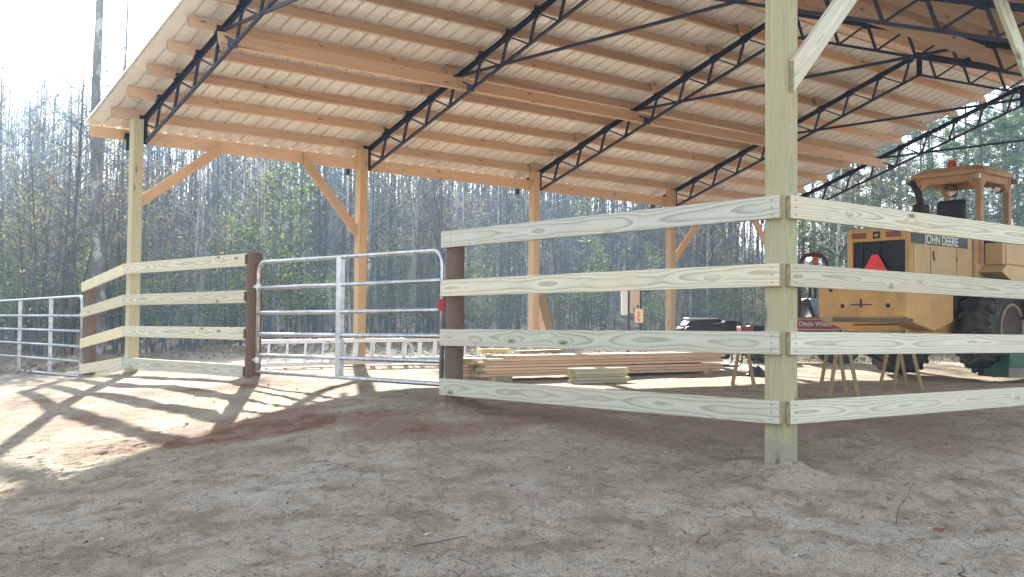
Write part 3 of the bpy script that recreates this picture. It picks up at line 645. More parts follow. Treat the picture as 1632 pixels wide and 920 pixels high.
# seat and controls
s = L('seat', MB().prism([(2.10, 2.10), (2.06, 2.32), (2.10, 2.76), (2.20, 2.78), (2.26, 2.40), (2.34, 2.24), (2.62, 2.22), (2.66, 2.12)], .30, .78), 'seat', .05)
L('seat_base', MB().bx(2.15, 2.55, .36, .72, 1.72, 2.12), 'black', .02)
mb = MB(); cst = [(2.78 + .17 * math.cos(a) * .93, .54 + .17 * math.sin(a), 2.47 + .17 * math.cos(a) * .25) for a in [2 * PI * i / 24 for i in range(25)]]
mb.tube(cst, .013, 8, cap=False); mb.tube([(2.78, .54, 2.47), (3.02, .54, 1.9)], .03, 8)
for a in (0.5, 2.6, 4.7): mb.tube([(2.78, .54, 2.46), (2.78 + .16 * math.cos(a), .54 + .16 * math.sin(a), 2.47 + .04 * math.cos(a))], .009, 6)
L('steering_wheel', mb, 'black', 0)
L('dashboard', MB().bx(2.92, 3.10, .2, .86, 1.7, 2.34).bx(2.72, 2.95, .0, .14, 1.9, 2.38), 'black', .02)
# exhaust
mb = MB(); mb.bx(1.0, 1.20, .38, .57, 2.18, 2.61); L('muffler', mb, 'belly', .03)
mb = MB(); mb.tube([(1.10, .48, 2.58), (1.10, .485, 2.68), (1.08, .51, 2.80), (1.03, .56, 2.91), (1.00, .60, 2.96)], [.056, .056, .054, .05, .05], 14); L('exhaust_pipe', mb, 'black', 0, smooth=True)
# wheels
def wheel(cx, cy, side):
    W0 = LM @ Matrix.Translation((cx, cy, .725)) @ (Matrix.Rotation(PI, 4, 'Z') if side > 0 else Matrix())
    rt, w = .735, .50
    t = MB(); t.lathe([(.34, -w * .42), (.37, -w * .47), (.52, -w * .5), (.64, -w * .49), (rt - .035, -w * .42), (rt - .02, -w * .2), (rt - .02, w * .2), (rt - .035, w * .42), (.64, w * .49), (.52, w * .5), (.37, w * .47), (.34, w * .42)], 48, 'y', cap=False)
    wh = obj('wheel', t, 'rubber', LD, W0, 0, True)
    lug = MB(); nl = 22
    for i in range(nl):
        for sgn in (-1, 1):
            a = 2 * PI * (i + (.5 if sgn > 0 else 0)) / nl
            p0 = Vector((math.cos(a) * (rt - .012), sgn * .02, math.sin(a) * (rt - .012))); a2 = a + .20; p1 = Vector((math.cos(a2) * (rt - .03), sgn * w * .49, math.sin(a2) * (rt - .03)))
            lug.bar(p0, p1, .055, .055, (math.cos(a), 0, math.sin(a)))
            a3 = a2 + .01; p2 = Vector((math.cos(a3) * (rt - .13), sgn * w * .505, math.sin(a3) * (rt - .13))); lug.bar(p1, p2, .05, .03, (0, sgn, 0))
    obj('tread', lug, 'rubber', wh, W0, .006)
    r = MB(); r.lathe([(.345, -w * .46), (.36, -w * .48), (.325, -w * .44), (.31, -w * .18), (.26, .02), (.14, .03), (.13, -w * .30), (.05, -w * .32)], 36, 'y')
    obj('rim', r, 'rim', wh, W0, 0, True)
    obj('rim_lip', MB().lathe([(.325, -w * .47), (.33, -w * .505), (.365, -w * .51), (.375, -w * .48), (.36, -w * .44)], 36, 'y', cap=False), 'rimlip', wh, W0, 0, True)
for cx in (1.92, 4.75):
    wheel(cx, -.30, -1); wheel(cx, 1.32, 1)
L('axle', MB().tube([(1.92, -.2, .72), (1.92, 1.2, .72)], .14, 14).tube([(4.75, -.2, .72), (4.75, 1.2, .72)], .14, 14).bx(2.3, 5.2, .22, .8, .62, 1.5), 'belly', .01)
L('lift_arm', MB().prism([(4.0, 1.7), (4.3, 2.0), (6.1, .75), (6.3, .4), (6.1, .35)], .02, .14).prism([(4.0, 1.7), (4.3, 2.0), (6.1, .75), (6.3, .4), (6.1, .35)], .88, 1.0), 'ylw', .015)
L('bucket', MB().prism([(6.2, .05), (7.2, .04), (7.22, .08), (6.35, .13), (6.18, .5), (6.35, .95), (6.3, .98), (6.1, .5)], -.75, 1.77), 'belly', .01)
# slow-vehicle triangle
mb = MB(); a = .20
mb.v += [(-.075, .54 + y, 1.58 + z) for (y, z) in ((-.25, -.17), (.25, -.17), (.26, -.14), (.05, .20), (-.05, .20), (-.26, -.14))]; mb.v += [(x + .008, y, z) for x, y, z in mb.v[:6]]
mb.face(range(6)); mb.face(range(11, 5, -1)); [mb.face((i, 6 + i, 6 + (i + 1) % 6, (i + 1) % 6)) for i in range(6)]
L('safety_triangle', mb, 'smv', 0); L('triangle_bracket', MB().bx(-.066, -.02, .52, .56, 1.35, 1.6), 'black', 0)

# ------------------------------------------------------------------ red trencher behind
M['tred'] = flat('trencher_red', (.33, .06, .045), .45, 0, .15, 4, dirt=(.2, .12, .09), dirtamt=.4)
M['rbar'] = flat('dark_roll_bar', (.07, .03, .03), .5)
M['bluegrey'] = flat('pale_blue_plastic', (.20, .36, .5), .4)
TM = Matrix(((1, 0, 0, 4.55), (0, 1, 0, 21.8), (0, 0, 1, g(5.4, 21.8)), (0, 0, 0, 1))); TR = thing('ride_on_trencher', 'red ride-on trencher with a dark roll bar behind the corner post', 'trencher', TM)
def Q(name, mb, m, bev=.01, par=None, smooth=False, lab=None): return obj(name, mb, m, par or TR, TM, bev, smooth, lab)
body = Q('body', MB().prism([(.75, .45), (.72, .80), (.80, .88), (1.75, .88), (1.80, .45)], 0, .95), 'tred', .03)
bnd = Q('name_band', MB().bx(.80, 1.78, -.010, 0, .68, .83), 'tred', .003)
text('lettering', 'Ditch Witch', bnd, TM @ Matrix.Translation((1.30, -.013, .755)) @ Matrix.Rotation(PI / 2, 4, 'X'), .125, .002, 'white', 1.0)
Q('trim_line', MB().bx(.78, 1.79, -.006, 0, .645, .66).bx(.78, 1.79, -.006, 0, .845, .855), 'white', .001)
Q('seat', MB().prism([(1.36, .90), (1.24, 1.22), (1.28, 1.26), (1.5, 1.26), (1.56, .92)], .25, .75), 'bluegrey', .03); Q('seat_back', MB().prism([(1.30, .90), (1.16, 1.24), (1.24, 1.27), (1.38, .90)], .22, .78), 'black', .02)
rb = MB(); rb.tube([(1.12, .5, .8), (1.12, .5, 1.85), (1.16, .5, 2.02), (1.26, .5, 2.12), (1.40, .5, 2.14), (1.56, .5, 2.12), (1.66, .5, 2.02), (1.70, .5, 1.85), (1.72, .5, .8)], .045, 10); Q('roll_bar', rb, 'rbar', 0, smooth=True)
Q('reflector', MB().tube([(1.43, .44, 2.02), (1.43, .46, 2.02)], .065, 12), 'beacon', 0)
mb = MB(); mb.tube([(1.43, .5, .9), (1.45, .5, 2.0)], .02, 8).tube([(1.33, .5, .9), (1.34, .5, 1.5)], .03, 8); Q('lever', mb, 'black', 0)
Q('chassis', MB().bx(.0, 2.2, .15, .8, .28, .46), 'belly', .02); Q('digging_boom', MB().bar((.15, .45, .62), (-.3, .45, .35), .16, .22).bx(.10, .45, .3, .6, .45, .72), 'black', .02)
Q('plow_blade', MB().bx(-.12, .12, .0, .9, .42, .70), 'tred', .02, lab='scuffed orange blade')
for x in (.35, 1.85):
    for y in (.02, .93):
        w_ = MB().lathe([(.16, -.12), (.24, -.13), (.30, -.10), (.31, 0), (.30, .10), (.24, .13), (.16, .12)], 28, 'y'); wt = obj('wheel', w_, 'rubber', TR, TM @ Matrix.Translation((x, y, .31)), 0, True)
        obj('rim', MB().lathe([(.165, -.125), (.15, -.09), (.05, -.08), (.02, -.1)], 20, 'y'), 'rimlip', wt, TM @ Matrix.Translation((x, y, .31)), 0, True)

# ------------------------------------------------------------------ sawhorses with a plank over two of them
def sawhorse(c, ang, Ln, H, label, cols, spread=.15):
    t = thing('sawhorse', label, 'sawhorse', T(c[0], c[1], 0, ang), 'sawhorses under the roof'); mw = WM[t.name]
    z0 = g(*c) ; board('top_beam', mw @ Vector((-Ln / 2, 0, z0 + H - .05)), mw @ Vector((Ln / 2, 0, z0 + H - .05)), .04, .09, 'sawleg', t)
    for i, (sx, sy) in enumerate(((-1, -1), (-1, 1), (1, -1), (1, 1))):
        f = mw @ Vector((sx * (Ln / 2 + .02), sy * spread, 0)); f.z = g(f.x, f.y) - .02; hd = mw @ Vector((sx * (Ln / 2 - .10), sy * .03, z0 + H - .03))
        board('leg', f, hd, .038, .07, cols[i % len(cols)], t, mw.to_3x3() @ Vector((1, 0, 0)))
    for sx in (-1, 1):
        p = mw @ Vector((sx * (Ln / 2 - .09), 0, z0 + H - .08)); obj('bracket', MB().box(p, (.07, .07, .10), mw.to_3x3()), 'belly', t, Matrix(), .004)
sawhorse((3.68, 12.75), math.radians(79), 1.3, .74, 'old sawhorse with splayed wooden legs right behind the corner post', ['sawleg', 'sawleg'])
sawhorse((4.98, 14.5), math.radians(79), 1.2, .74, 'sawhorse standing just behind the loader counterweight under the far plank end', ['sawleg', 'sawleg'], .17)
sawhorse((2.95, 14.4), math.radians(79), .95, .60, 'low sawhorse left of the corner post, past the end of the lumber stack', ['sawleg'], .14)
t = board('scaffold_plank', Vector((3.42, 12.25, .165)), Vector((5.02, 14.3, .19)),   .12, .05, 'oldpole'); tag(t, 'dark weathered plank laid across two sawhorses behind the corner post', 'plank')

# ------------------------------------------------------------------ lumber stack: every board can be lifted off
rs = random.Random(3)
LB = Vector((-.36, 14.80, 0)); ny_, nl_ = 4, 7
RW = ['bottom', 'second', 'third', 'fourth', 'fifth', 'sixth', 'top']; CO = ['front', 'second from front', 'third from front', 'rear']
zb0 = -.605
for r in range(nl_):
    for c in range(ny_):
        if r == 6 and c == 3: continue
        sh = rs.uniform(-.10, .10) - (.25 if c >= 2 and r < 4 else 0) + (.3 if r == 6 else 0); sk = rs.uniform(-.022, .022); Ln = 4.88 if c != 1 or r != 3 else 4.3
        base = LB - nV * (.075 + c * .152); z = zb0 + r * .041 + .02
        p = base + eV * sh + nV * sk + UP * z; q = base + eV * (sh + Ln) + nV * (rs.uniform(-.02, .02)) + UP * (z + rs.uniform(0, .003) + (.03 if r > 2 else .012))
        b = board('lumber_board', p, q, .140, .037, 'lumber', up=UP)
        nm_ = {0: 'bottom layer', 6: 'topmost layer'}.get(r, RW[r] + ' layer up')
        tag(b, 'long pine board in the %s of the lumber stack, %s row' % (nm_, CO[c]), 'board', 'boards of the long lumber stack')
M['orangeend'] = flat('orange_dyed_block', (.50, .13, .06), .8)
for k, (s, lab) in enumerate(((.28, 'support block under the left end of the lumber stack'), (2.2, 'support block under the middle of the lumber stack'), (4.5, 'support block under the right end of the lumber stack'))):
    p = LB + eV * s; z = g(p.x, p.y); b = board('support_block', p + nV * .08 + UP * (z + .03), p - nV * .70 + UP * (z + .03), .30 if k == 0 else .10, .088, 'lumber'); tag(b, lab, 'block', 'blocks under the lumber stack')
for r in range(5):
    p = Vector((.78, 14.55, 0)) + eV * rs.uniform(-.02, .02); q = p + eV * (.98 + rs.uniform(-.03, .03)); z = g(1, 14.8) + .02 + r * .04
    tag(board('short_board', p + UP * z, q + UP * z, .15, .037, 'lumberg'), '%s board of the short greenish stack in front of the lumber' % RW[r if r < 4 else 6], 'board', 'short treated boards stacked in front')
M['yfoam'] = flat('yellow_board', (.62, .50, .20), .7); M['whitep'] = flat('white_plastic', (.8, .8, .78), .5)
zt = zb0 + nl_ * .041 + .05
mb = MB().box((0, 0, 0), (.52, .10, .06)); o = obj('level_case', mb, 'yfoam', None, frame(LB + eV * .55 - nV * .45 + UP * (zt), eV), .01); tag(o, 'pale yellow spirit-level case lying on the left end of the lumber', 'level')
o = board('offcut', LB + eV * 1.0 - nV * .5 + UP * (zt - .02), LB + eV * 1.75 - nV * .42 + UP * (zt + .0), .14, .037, 'sawleg'); tag(o, 'dark grey offcut lying on top of the lumber', 'offcut')
mb = MB(); rr = random.Random(9)
for i in range(3): mb.box((rr.uniform(-.06, .06), rr.uniform(-.1, .1), .012 + i * .022), (rr.uniform(.1, .26), rr.uniform(.05, .12), .02), Matrix.Rotation(rr.uniform(0, 3), 3, 'Z') @ Matrix.Rotation(rr.uniform(-.2, .2), 3, 'X'))
p = LB - eV * .12 - nV * .42; o = obj('crumpled_bag', mb, 'whitep', None, T(p.x, p.y, zt - .13), .01); tag(o, 'crumpled white plastic bag at the left end of the lumber', 'bag')

# ------------------------------------------------------------------ extension ladder on its side against the post
def ladder_at():
    base = bp(BAY, 0, 0) + nV * .20; t = thing('extension_ladder', 'aluminium extension ladder lying on edge against the second post', 'ladder', Matrix.Translation(base))
    for sec, (a, b_, offn, dz) in enumerate(((-1.92, 3.1, 0, 0), (-.78, 4.05, .055, .035))):
        z0 = -.53; P = lambda s, z: base + eV * s + nV * offn + UP * (z0 + dz + z + .012 * s)
        for z in (.03, .365 - .03 * sec):
            m_ = MB().bar(P(a, z), P(b_, z), .026, .062); obj('side_rail', m_, 'alu', t, Matrix(), .004)
        r = a + .14
        while r < b_ - .05:
            m_ = MB().bar(P(r, .03) , P(r + .02, .365), .030, .028, eV); obj('rung', m_, 'alu', t, Matrix(), .004); r += .305
    mb = MB()
    for q in range(3): mb.tube([base + eV * (.62 + q * .02 + .085 * math.sin(2 * PI * i / 20)) + nV * (.10 + .012 * q) + UP * (-.37 - .16 * math.cos(2 * PI * i / 20) + .03 - .012 * q + .006) for i in range(21)], .007, 6, cap=False)
    obj('rope', mb, 'whitep', t, Matrix(), 0, True)
ladder_at()

# ------------------------------------------------------------------ generator
M['gred'] = flat('generator_red', (.50, .10, .06), .4); M['tarp'] = flat('dark_tarp', (.02, .025, .032), .5, 0, .4, 20)
GM = T(3.36, 19.3, g(3.3, 19.3) + .01, .10); GN = thing('portable_generator', 'black portable generator in a tube frame with a red stripe', 'generator', GM)
def G(name, mb, m, bev=.01, par=None, smooth=False): return obj(name, mb, m, par or GN, GM, bev, smooth)
G('fuel_tank', MB().prism([(-.46, .50), (-.44, .74), (-.38, .80), (.16, .84), (.20, .50)], -.24, .24), 'black', .03)
G('tank_top', MB().bx(-.40, .12, -.18, .16, .825, .850), 'whitep', .01)
G('stripe', MB().prism([(-.12, .50), (-.02, .60), (.18, .60), (.18, .50)], -.252, -.24), 'gred', .002)
G('badge', MB().bx(0, .13, -.257, -.252, .575, .588).bx(-.30, -.18, -.25, -.24, .53, .54), 'whitep', .001)
G('engine', MB().bx(-.38, .10, -.20, .20, .16, .48).tube([(.0, 0, .3), (.36, 0, .3)], .15, 16), 'black', .03)
G('control_panel', MB().bx(.20, .42, -.26, .22, .42, .80), 'black', .02)
fr = MB()
for y in (-.29, .29): fr.tube([(-.50, y, .04), (-.5, y, .60), (-.46, y, .68), (.40, y, .78), (.48, y, .76), (.50, y, .66), (.50, y, .12), (.44, y, .04), (-.5, y, .04)], .016, 8)
for (x, z) in ((-.5, .3), (.5, .62), (.5, .12), (-.46, .67)): fr.tube([(x, -.29, z), (x, .29, z)], .015, 8)
fr.tube([(.22, -.27, .45), (.22, -.27, .80), (.34, -.27, .80), (.36, -.27, .45)], .018, 8); G('tube_frame', fr, 'black', 0, smooth=True)
for y in (-.3, .3): G('wheel', MB().lathe([(.03, -.03), (.10, -.035), (.12, 0), (.10, .035), (.03, .03)], 18, 'y', (-.34, y * 1.12, .10)), 'rubber', 0, smooth=True)

# ------------------------------------------------------------------ power pedestal beyond the barn
M['box_w'] = flat('white_box_paint', (.72, .73, .70), .45, 0, .06, 6); M['box_b'] = flat('beige_box_paint', (.55, .44, .34), .5, 0, .08, 6); M['paper'] = flat('permit_paper', (.80, .66, .50), .7, 0, .05, 10)
M['oink'] = flat('orange_ink', (.70, .13, .04), .7)
PX = 2.62; PY = 24.0; pz = g(PX, PY); PM = T(PX, PY, pz); PD = thing('meter_stand', 'white and beige electric meter boxes on two thin dark posts by the woods', 'meter stand', PM)
def D(name, mb, m, bev=.006, par=None): return obj(name, mb, m, par or PD, PM, bev)
for x in (-.145, .115): D('post', MB().bx(x - .022, x + .022, -.02, .02, -.2, 1.75), 'black', .003)
D('meter_box', MB().bx(-.30, -.17, -.12, .04, -.35 - pz + .72, 1.62), 'box_w')
D('breaker_box', MB().bx(-.12, .085, -.10, .03, -.33 - pz + .74, 1.62), 'box_b')
D('socket', MB().bx(-.055, .0, -.115, -.10, -.33 - pz + .78, -.33 - pz + .80).bx(-.055, .0, -.115, -.10, -.33 - pz + .82, -.33 - pz + .84).bx(.02, .06, -.13, -.10, -.33 - pz + .86, -.33 - pz + .91), 'black', .002)
sg = D('permit_sign', MB().bx(-.025, .155, -.150, -.142, .21 - pz, .50 - pz), 'paper', 0)
mb = MB(); rr = random.Random(2); yy = .24 - pz
for hgt_ in (.03, .05, .025, .05, .035): mb.bx(.03, .085, -.1535, -.150, yy, yy + hgt_ * .45).bx(.03 + rr.uniform(0, .02), .065 + rr.uniform(0, .02), -.1535, -.150, yy + hgt_ * .5, yy + hgt_ * .9); yy += hgt_ + .006
D('print', mb, 'oink', 0, sg)

# ------------------------------------------------------------------ things lying about
c = bp(2 * BAY + .05, -.1, 0)
for i, (dx, dy, w) in enumerate(((.22, -.25, .10), (.42, -.35, .14))):
    top = c + Vector((.03 + .05 * i, -.10, .78 - .05 * i)); bot = Vector((c.x + dx, c.y + dy, g(c.x + dx, c.y + dy)))
    tag(board('leaning_plank', bot, top, .03, w, 'lumber' if i == 0 else 'sawleg', up=(1, 0, 0)), ('narrow pale plank leaning on the third post' if i == 0 else 'wider grey plank leaning out furthest from the third post'), 'plank', 'planks leaning on a post')
def heap(name, cx, cy, rx, ry, h, m, label, cat, seed):
    mb = MB(); r_ = random.Random(seed); n, k = 9, 18; 
    for i in range(n):
        a = i / (n - 1) * PI / 2
        for j in range(k):
            t = 2 * PI * j / k; w = 1 + .22 * math.sin(3 * t + seed) + r_.uniform(-.12, .12)
            x = rx * math.cos(a) * math.cos(t) * w; y = ry * math.cos(a) * math.sin(t) * w; mb.v.append((x, y, h * math.sin(a) * (1 + r_.uniform(-.2, .2)) - .03))
    for i in range(n - 1):
        for j in range(k): mb.face((i * k + j, i * k + (j + 1) % k, (i + 1) * k + (j + 1) % k, (i + 1) * k + j))
    o = obj(name, mb, m, None, T(cx, cy, g(cx, cy)), 0, False); tag(o, label, cat); return o
M['char'] = flat('charred_brush', (.03, .032, .036), .9, 0, .5, 14)
heap('brush_heap', .0, 29.2, 1.1, .7, .42, 'char', 'dark burnt brush heap on the ground behind the third post', 'heap', 3)
tag(board('white_board', Vector((-.9, 28.2, g(-.9, 28.2) + .05)), Vector((-.2, 28.5, g(-.2, 28.5) + .34)), .03, .14, 'whitep'), 'white board resting on the dark brush heap', 'board')
heap('tool_bag', 3.72, 17.1, .16, .14, .17, 'tarp', 'small black bag on the sunlit floor left of the corner post', 'bag', 6)
# green implement
M['green'] = flat('green_implement_paint', (.015, .10, .06), .45, 0, .25, 5, dirt=(.15, .12, .09), dirtamt=.4); M['worn'] = flat('worn_steel', (.17, .155, .14), .5, .4, .3, 8)
IM = Matrix.Translation((7.22, 16.45, pad)) @ Matrix.Rotation(TH * .35, 4, 'Z'); IG = thing('box_blade', 'green box blade with a worn steel edge beside the loader tyre', 'box blade', IM)
obj('side_plate', MB().prism([(0, .0), (0, .10), (.07, .32), (.10, .34), (.10, 0)], 0, .55), 'green', IG, IM, .008)
obj('blade', MB().bx(.03, 1.5, .0, .03, .12, .36), 'green', IG, IM, .006); obj('blade', MB().bx(.0, 1.5, -.02, -.002, .0, .14), 'worn', IG, IM, .004)
obj('side_plate', MB().prism([(1.5, .0), (1.5, .36), (1.54, .36), (1.54, 0)], -.02, .55), 'green', IG, IM, .006)
obj('hitch_mast', MB().bar((.7, .1, .3), (.77, .45, .75), .05, .05).bar((.84, .1, .3), (.77, .45, .75), .05, .05), 'green', IG, IM, .004)
# twigs, a leaf and clods on the bare ground
M['twig'] = flat('dry_twig', (.10, .07, .05), .9)
def twig(label, pts, r, name='twig', cat='twig'):
    mb = MB(); P_ = [Vector((x, y, g(x, y) + z)) for x, y, z in pts]; mb.tube(P_, [r * (1 - .6 * i / (len(P_) - 1)) for i in range(len(P_))], 6); tag(obj(name, mb, 'twig'), label, cat)
twig('thin dry stalk standing up from the dirt right of the corner post', [(2.02, 5.95, -.02), (2.05, 6.0, .05), (2.10, 6.0, .12), (2.14, 6.02, .19)], .003, 'dry_stalk', 'stalk')
twig('crooked dark root lying near the bottom right corner of the ground', [(1.98, 4.78, .03), (1.97, 4.86, .035), (1.94, 4.93, .035), (1.99, 4.98, .035), (2.0, 5.04, .04)], .006, 'root', 'root')
twig('small bent twig on the dirt below the lower fence rail', [(.88, 5.35, .03), (.91, 5.42, .04), (.96, 5.47, .04), (.97, 5.53, .05)], .004)
twig('long thin twig lying flat on the dirt at lower left of centre', [(-.45, 5.3, .03), (-.33, 5.33, .04), (-.24, 5.38, .045), (-.2, 5.42, .04)], .004)
mb = MB(); mb.v += [(-.04, 0, .01), (0, -.018, .0), (.05, 0, .018), (.0, .02, .022), (0, 0, .012), (-.02, .017, .02), (.025, -.012, .012)]
for q in ((0, 1, 4), (1, 6, 4), (6, 2, 4), (2, 3, 4), (3, 5, 4), (5, 0, 4)): mb.face(q)
M['bleaf'] = flat('brown_leaf', (.16, .07, .04), .7); tag(obj('fallen_leaf', mb, 'bleaf', None, T(2.12, 5.62, g(2.12, 5.62) + .03, .4)), 'curled brown leaf lying on the grey dirt at lower right', 'leaf')

def ico_cloud(name, P, sizes, m, kind='stuff', flatten=.6):
    base = np.array([(0, 0, 1), (.9, 0, .2), (.28, .85, .2), (-.72, .53, .2), (-.72, -.53, .2), (.28, -.85, .2), (0, 0, -.6)]); F = [(0, i, i % 5 + 1) for i in range(1, 6)] + [(6, i % 5 + 1, i) for i in range(1, 6)]
    V = []; FF = []
    for k, (p, s_) in enumerate(zip(P, sizes)):
        a = rng.rand() * 6.28; ca, sa = math.cos(a), math.sin(a); b = base * (1 + rng.uniform(-.3, .3, (7, 1))); b = b * s_ * np.array([1, rng.uniform(.6, 1), flatten])
        V.append(np.stack([b[:, 0] * ca - b[:, 1] * sa, b[:, 0] * sa + b[:, 1] * ca, b[:, 2]], -1) + p); FF += [(a_ + 7 * k, b_ + 7 * k, c_ + 7 * k) for a_, b_, c_ in F]
    me = bpy.data.meshes.new(name); me.from_pydata(np.concatenate(V).tolist(), [], FF); me.materials.append(M[m]); return tag(link(name, me), None, None, kind=kind)
M['clod'] = flat('dirt_clod', (.26, .19, .14), .95, 0, .4, 12); M['chip'] = flat('pale_chip', (.55, .50, .42), .9, 0, .25, 12)
def gz_at(x, y):    # height of the displaced ground sheet
    i = np.clip(np.searchsorted(xs, x) - 1, 0, len(xs) - 2); j = np.clip(np.searchsorted(ys, y) - 1, 0, len(ys) - 2)
    tx = (x - xs[i]) / (xs[i + 1] - xs[i]); ty = (y - ys[j]) / (ys[j + 1] - ys[j])
    return (Z[j, i] * (1 - tx) + Z[j, i + 1] * tx) * (1 - ty) + (Z[j + 1, i] * (1 - tx) + Z[j + 1, i + 1] * tx) * ty
n_ = 2200; cx_ = rng.uniform(-4.5, 5.5, n_); cy_ = 4.2 + rng.rand(n_) ** 1.4 * 13; keep = fbm(cx_ * .9, cy_ * .9, 3) > -.05; cx_, cy_ = cx_[keep], cy_[keep]; sz = .003 + rng.rand(len(cx_)) ** 6 * .020
ico_cloud('dirt_clods', np.stack([cx_, cy_, gz_at(cx_, cy_) + sz * .2], -1), sz, 'clod')
n_ = 900; cx_ = rng.uniform(-5.5, 5.5, n_); cy_ = 4.4 + rng.rand(n_) * 14; sz = .003 + rng.rand(n_) ** 4 * .016
ico_cloud('wood_chips', np.stack([cx_, cy_, gz_at(cx_, cy_) + sz * .2], -1), sz, 'chip', flatten=.3)

class FM:      # fast list mesh of tubes and leaves
    def __init__(s): s.v = []; s.f = []; s.m = []
    def tube(s, pts, rad, k=3, m=0):
        b = len(s.v); n = len(pts)
        for i in range(n):
            d = np.array(pts[min(i + 1, n - 1)]) - np.array(pts[max(0, i - 1)]); d = d / (np.linalg.norm(d) + 1e-9)
            a = np.cross(d, (0, 0, 1.0)) if abs(d[2]) < .95 else np.cross(d, (1.0, 0, 0)); a = a / np.linalg.norm(a); c = np.cross(d, a)
            for j in range(k):
                t = 2 * PI * j / k; p = np.array(pts[i]) + (a * math.cos(t) + c * math.sin(t)) * rad[i]; s.v.append(tuple(p))
        for i in range(n - 1):
            for j in range(k): s.f.append((b + i * k + j, b + i * k + (j + 1) % k, b + (i + 1) * k + (j + 1) % k, b + (i + 1) * k + j)); s.m.append(m)
    def leaf(s, p, l, w, R_, m=1):
        d = np.array([R_.gauss(0, 1), R_.gauss(0, 1), R_.gauss(0, .8)]); d /= np.linalg.norm(d); a = np.cross(d, [R_.gauss(0, 1), R_.gauss(0, 1), R_.gauss(0, 1)]); a /= np.linalg.norm(a) + 1e-9
        b = len(s.v); p = np.array(p)
        for q in (p, p + d * l * .5 + a * w, p + d * l, p + d * l * .5 - a * w): s.v.append(tuple(q))
        s.f.append((b, b + 1, b + 2, b + 3)); s.m.append(m)
    def me(s, name, mats):
        me = bpy.data.meshes.new(name); me.from_pydata(s.v, [], s.f)
        for x in mats: me.materials.append(M[x])
        me.polygons.foreach_set('material_index', s.m); return me
R_ = random.Random(12); fm = FM(); n_ = 5200; lx = rng.uniform(-4.6, 5.6, n_); ly = 4.3 + rng.rand(n_) ** 1.5 * 11; kp = fbm(lx * 1.3 + 7, ly * 1.3, 3) > .02; lx, ly = lx[kp], ly[kp]; lz = gz_at(lx, ly)
for x, y, z in zip(lx, ly, lz):
    a = R_.uniform(0, 6.28); l = .008 + .035 * R_.random() ** 4; w = l * R_.uniform(.08, .35); c_, s_ = math.cos(a), math.sin(a); b_ = len(fm.v)
    for q, t_, h_ in ((0, 0, .003), (l * .5, w, .006), (l, 0, .004 + R_.random() * .4 * l), (l * .5, -w, .003)): fm.v.append((x + q * c_ - t_ * s_, y + q * s_ + t_ * c_, z + h_))
    fm.f.append((b_, b_ + 1, b_ + 2, b_ + 3)); fm.m.append(0 if R_.random() < .8 else 1)
M['shard'] = flat('dark_bark_bits', (.07, .05, .035), .9, 0, .4, 20)
tag(link('ground_debris', fm.me('ground_debris', ['shard', 'chip'])), None, None, kind='stuff')
def limb(fm, R_, p, d, L_, r, depth, leafp, leafsz, lm=1, up=.25, segs=4):
    pts = [tuple(p)]; q = np.array(p, float); d = np.array(d, float)
    for i in range(segs):
        d = d + np.array([R_.gauss(0, .16), R_.gauss(0, .16), R_.gauss(0, .10) + up * .18]); d /= np.linalg.norm(d); q = q + d * L_ / segs; pts.append(tuple(q))
    fm.tube(pts, [r * (1 - .8 * i / segs) for i in range(segs + 1)], 3)
    if depth > 0:
        for i in range(R_.randint(4, 6)):
            t = R_.uniform(.2, 1); k = min(segs - 1, int(t * segs)); a = np.array(pts[k]); b = np.array(pts[k + 1]); pp = a + (b - a) * (t * segs - k)
            nd_ = d + np.array([R_.gauss(0, .75), R_.gauss(0, .75), R_.gauss(0, .5)]); nd_ /= np.linalg.norm(nd_)
            limb(fm, R_, pp, nd_, L_ * R_.uniform(.3, .55), r * .5, depth - 1, leafp, leafsz, lm, up, 3)
    for i in range(int(leafp * L_ * 3 + R_.random())):
        k = R_.randint(1, segs); fm.leaf(np.array(pts[k]) + np.array([R_.gauss(0, .12) for _ in range(3)]), leafsz * R_.uniform(.6, 1.3), leafsz * .28, R_, lm)
def trunk_pts(R_, H, bend, n=9):
    ph = R_.uniform(0, 6); pts = []; lx, ly = R_.gauss(0, .02), R_.gauss(0, .02)
    for i in range(n + 1): z = H * i / n; pts.append((lx * z + bend * math.sin(z * .45 + ph) - bend * math.sin(ph), ly * z + bend * math.cos(z * .38 + ph) - bend * math.cos(ph), z - (.25 if i == 0 else 0)))
    return pts
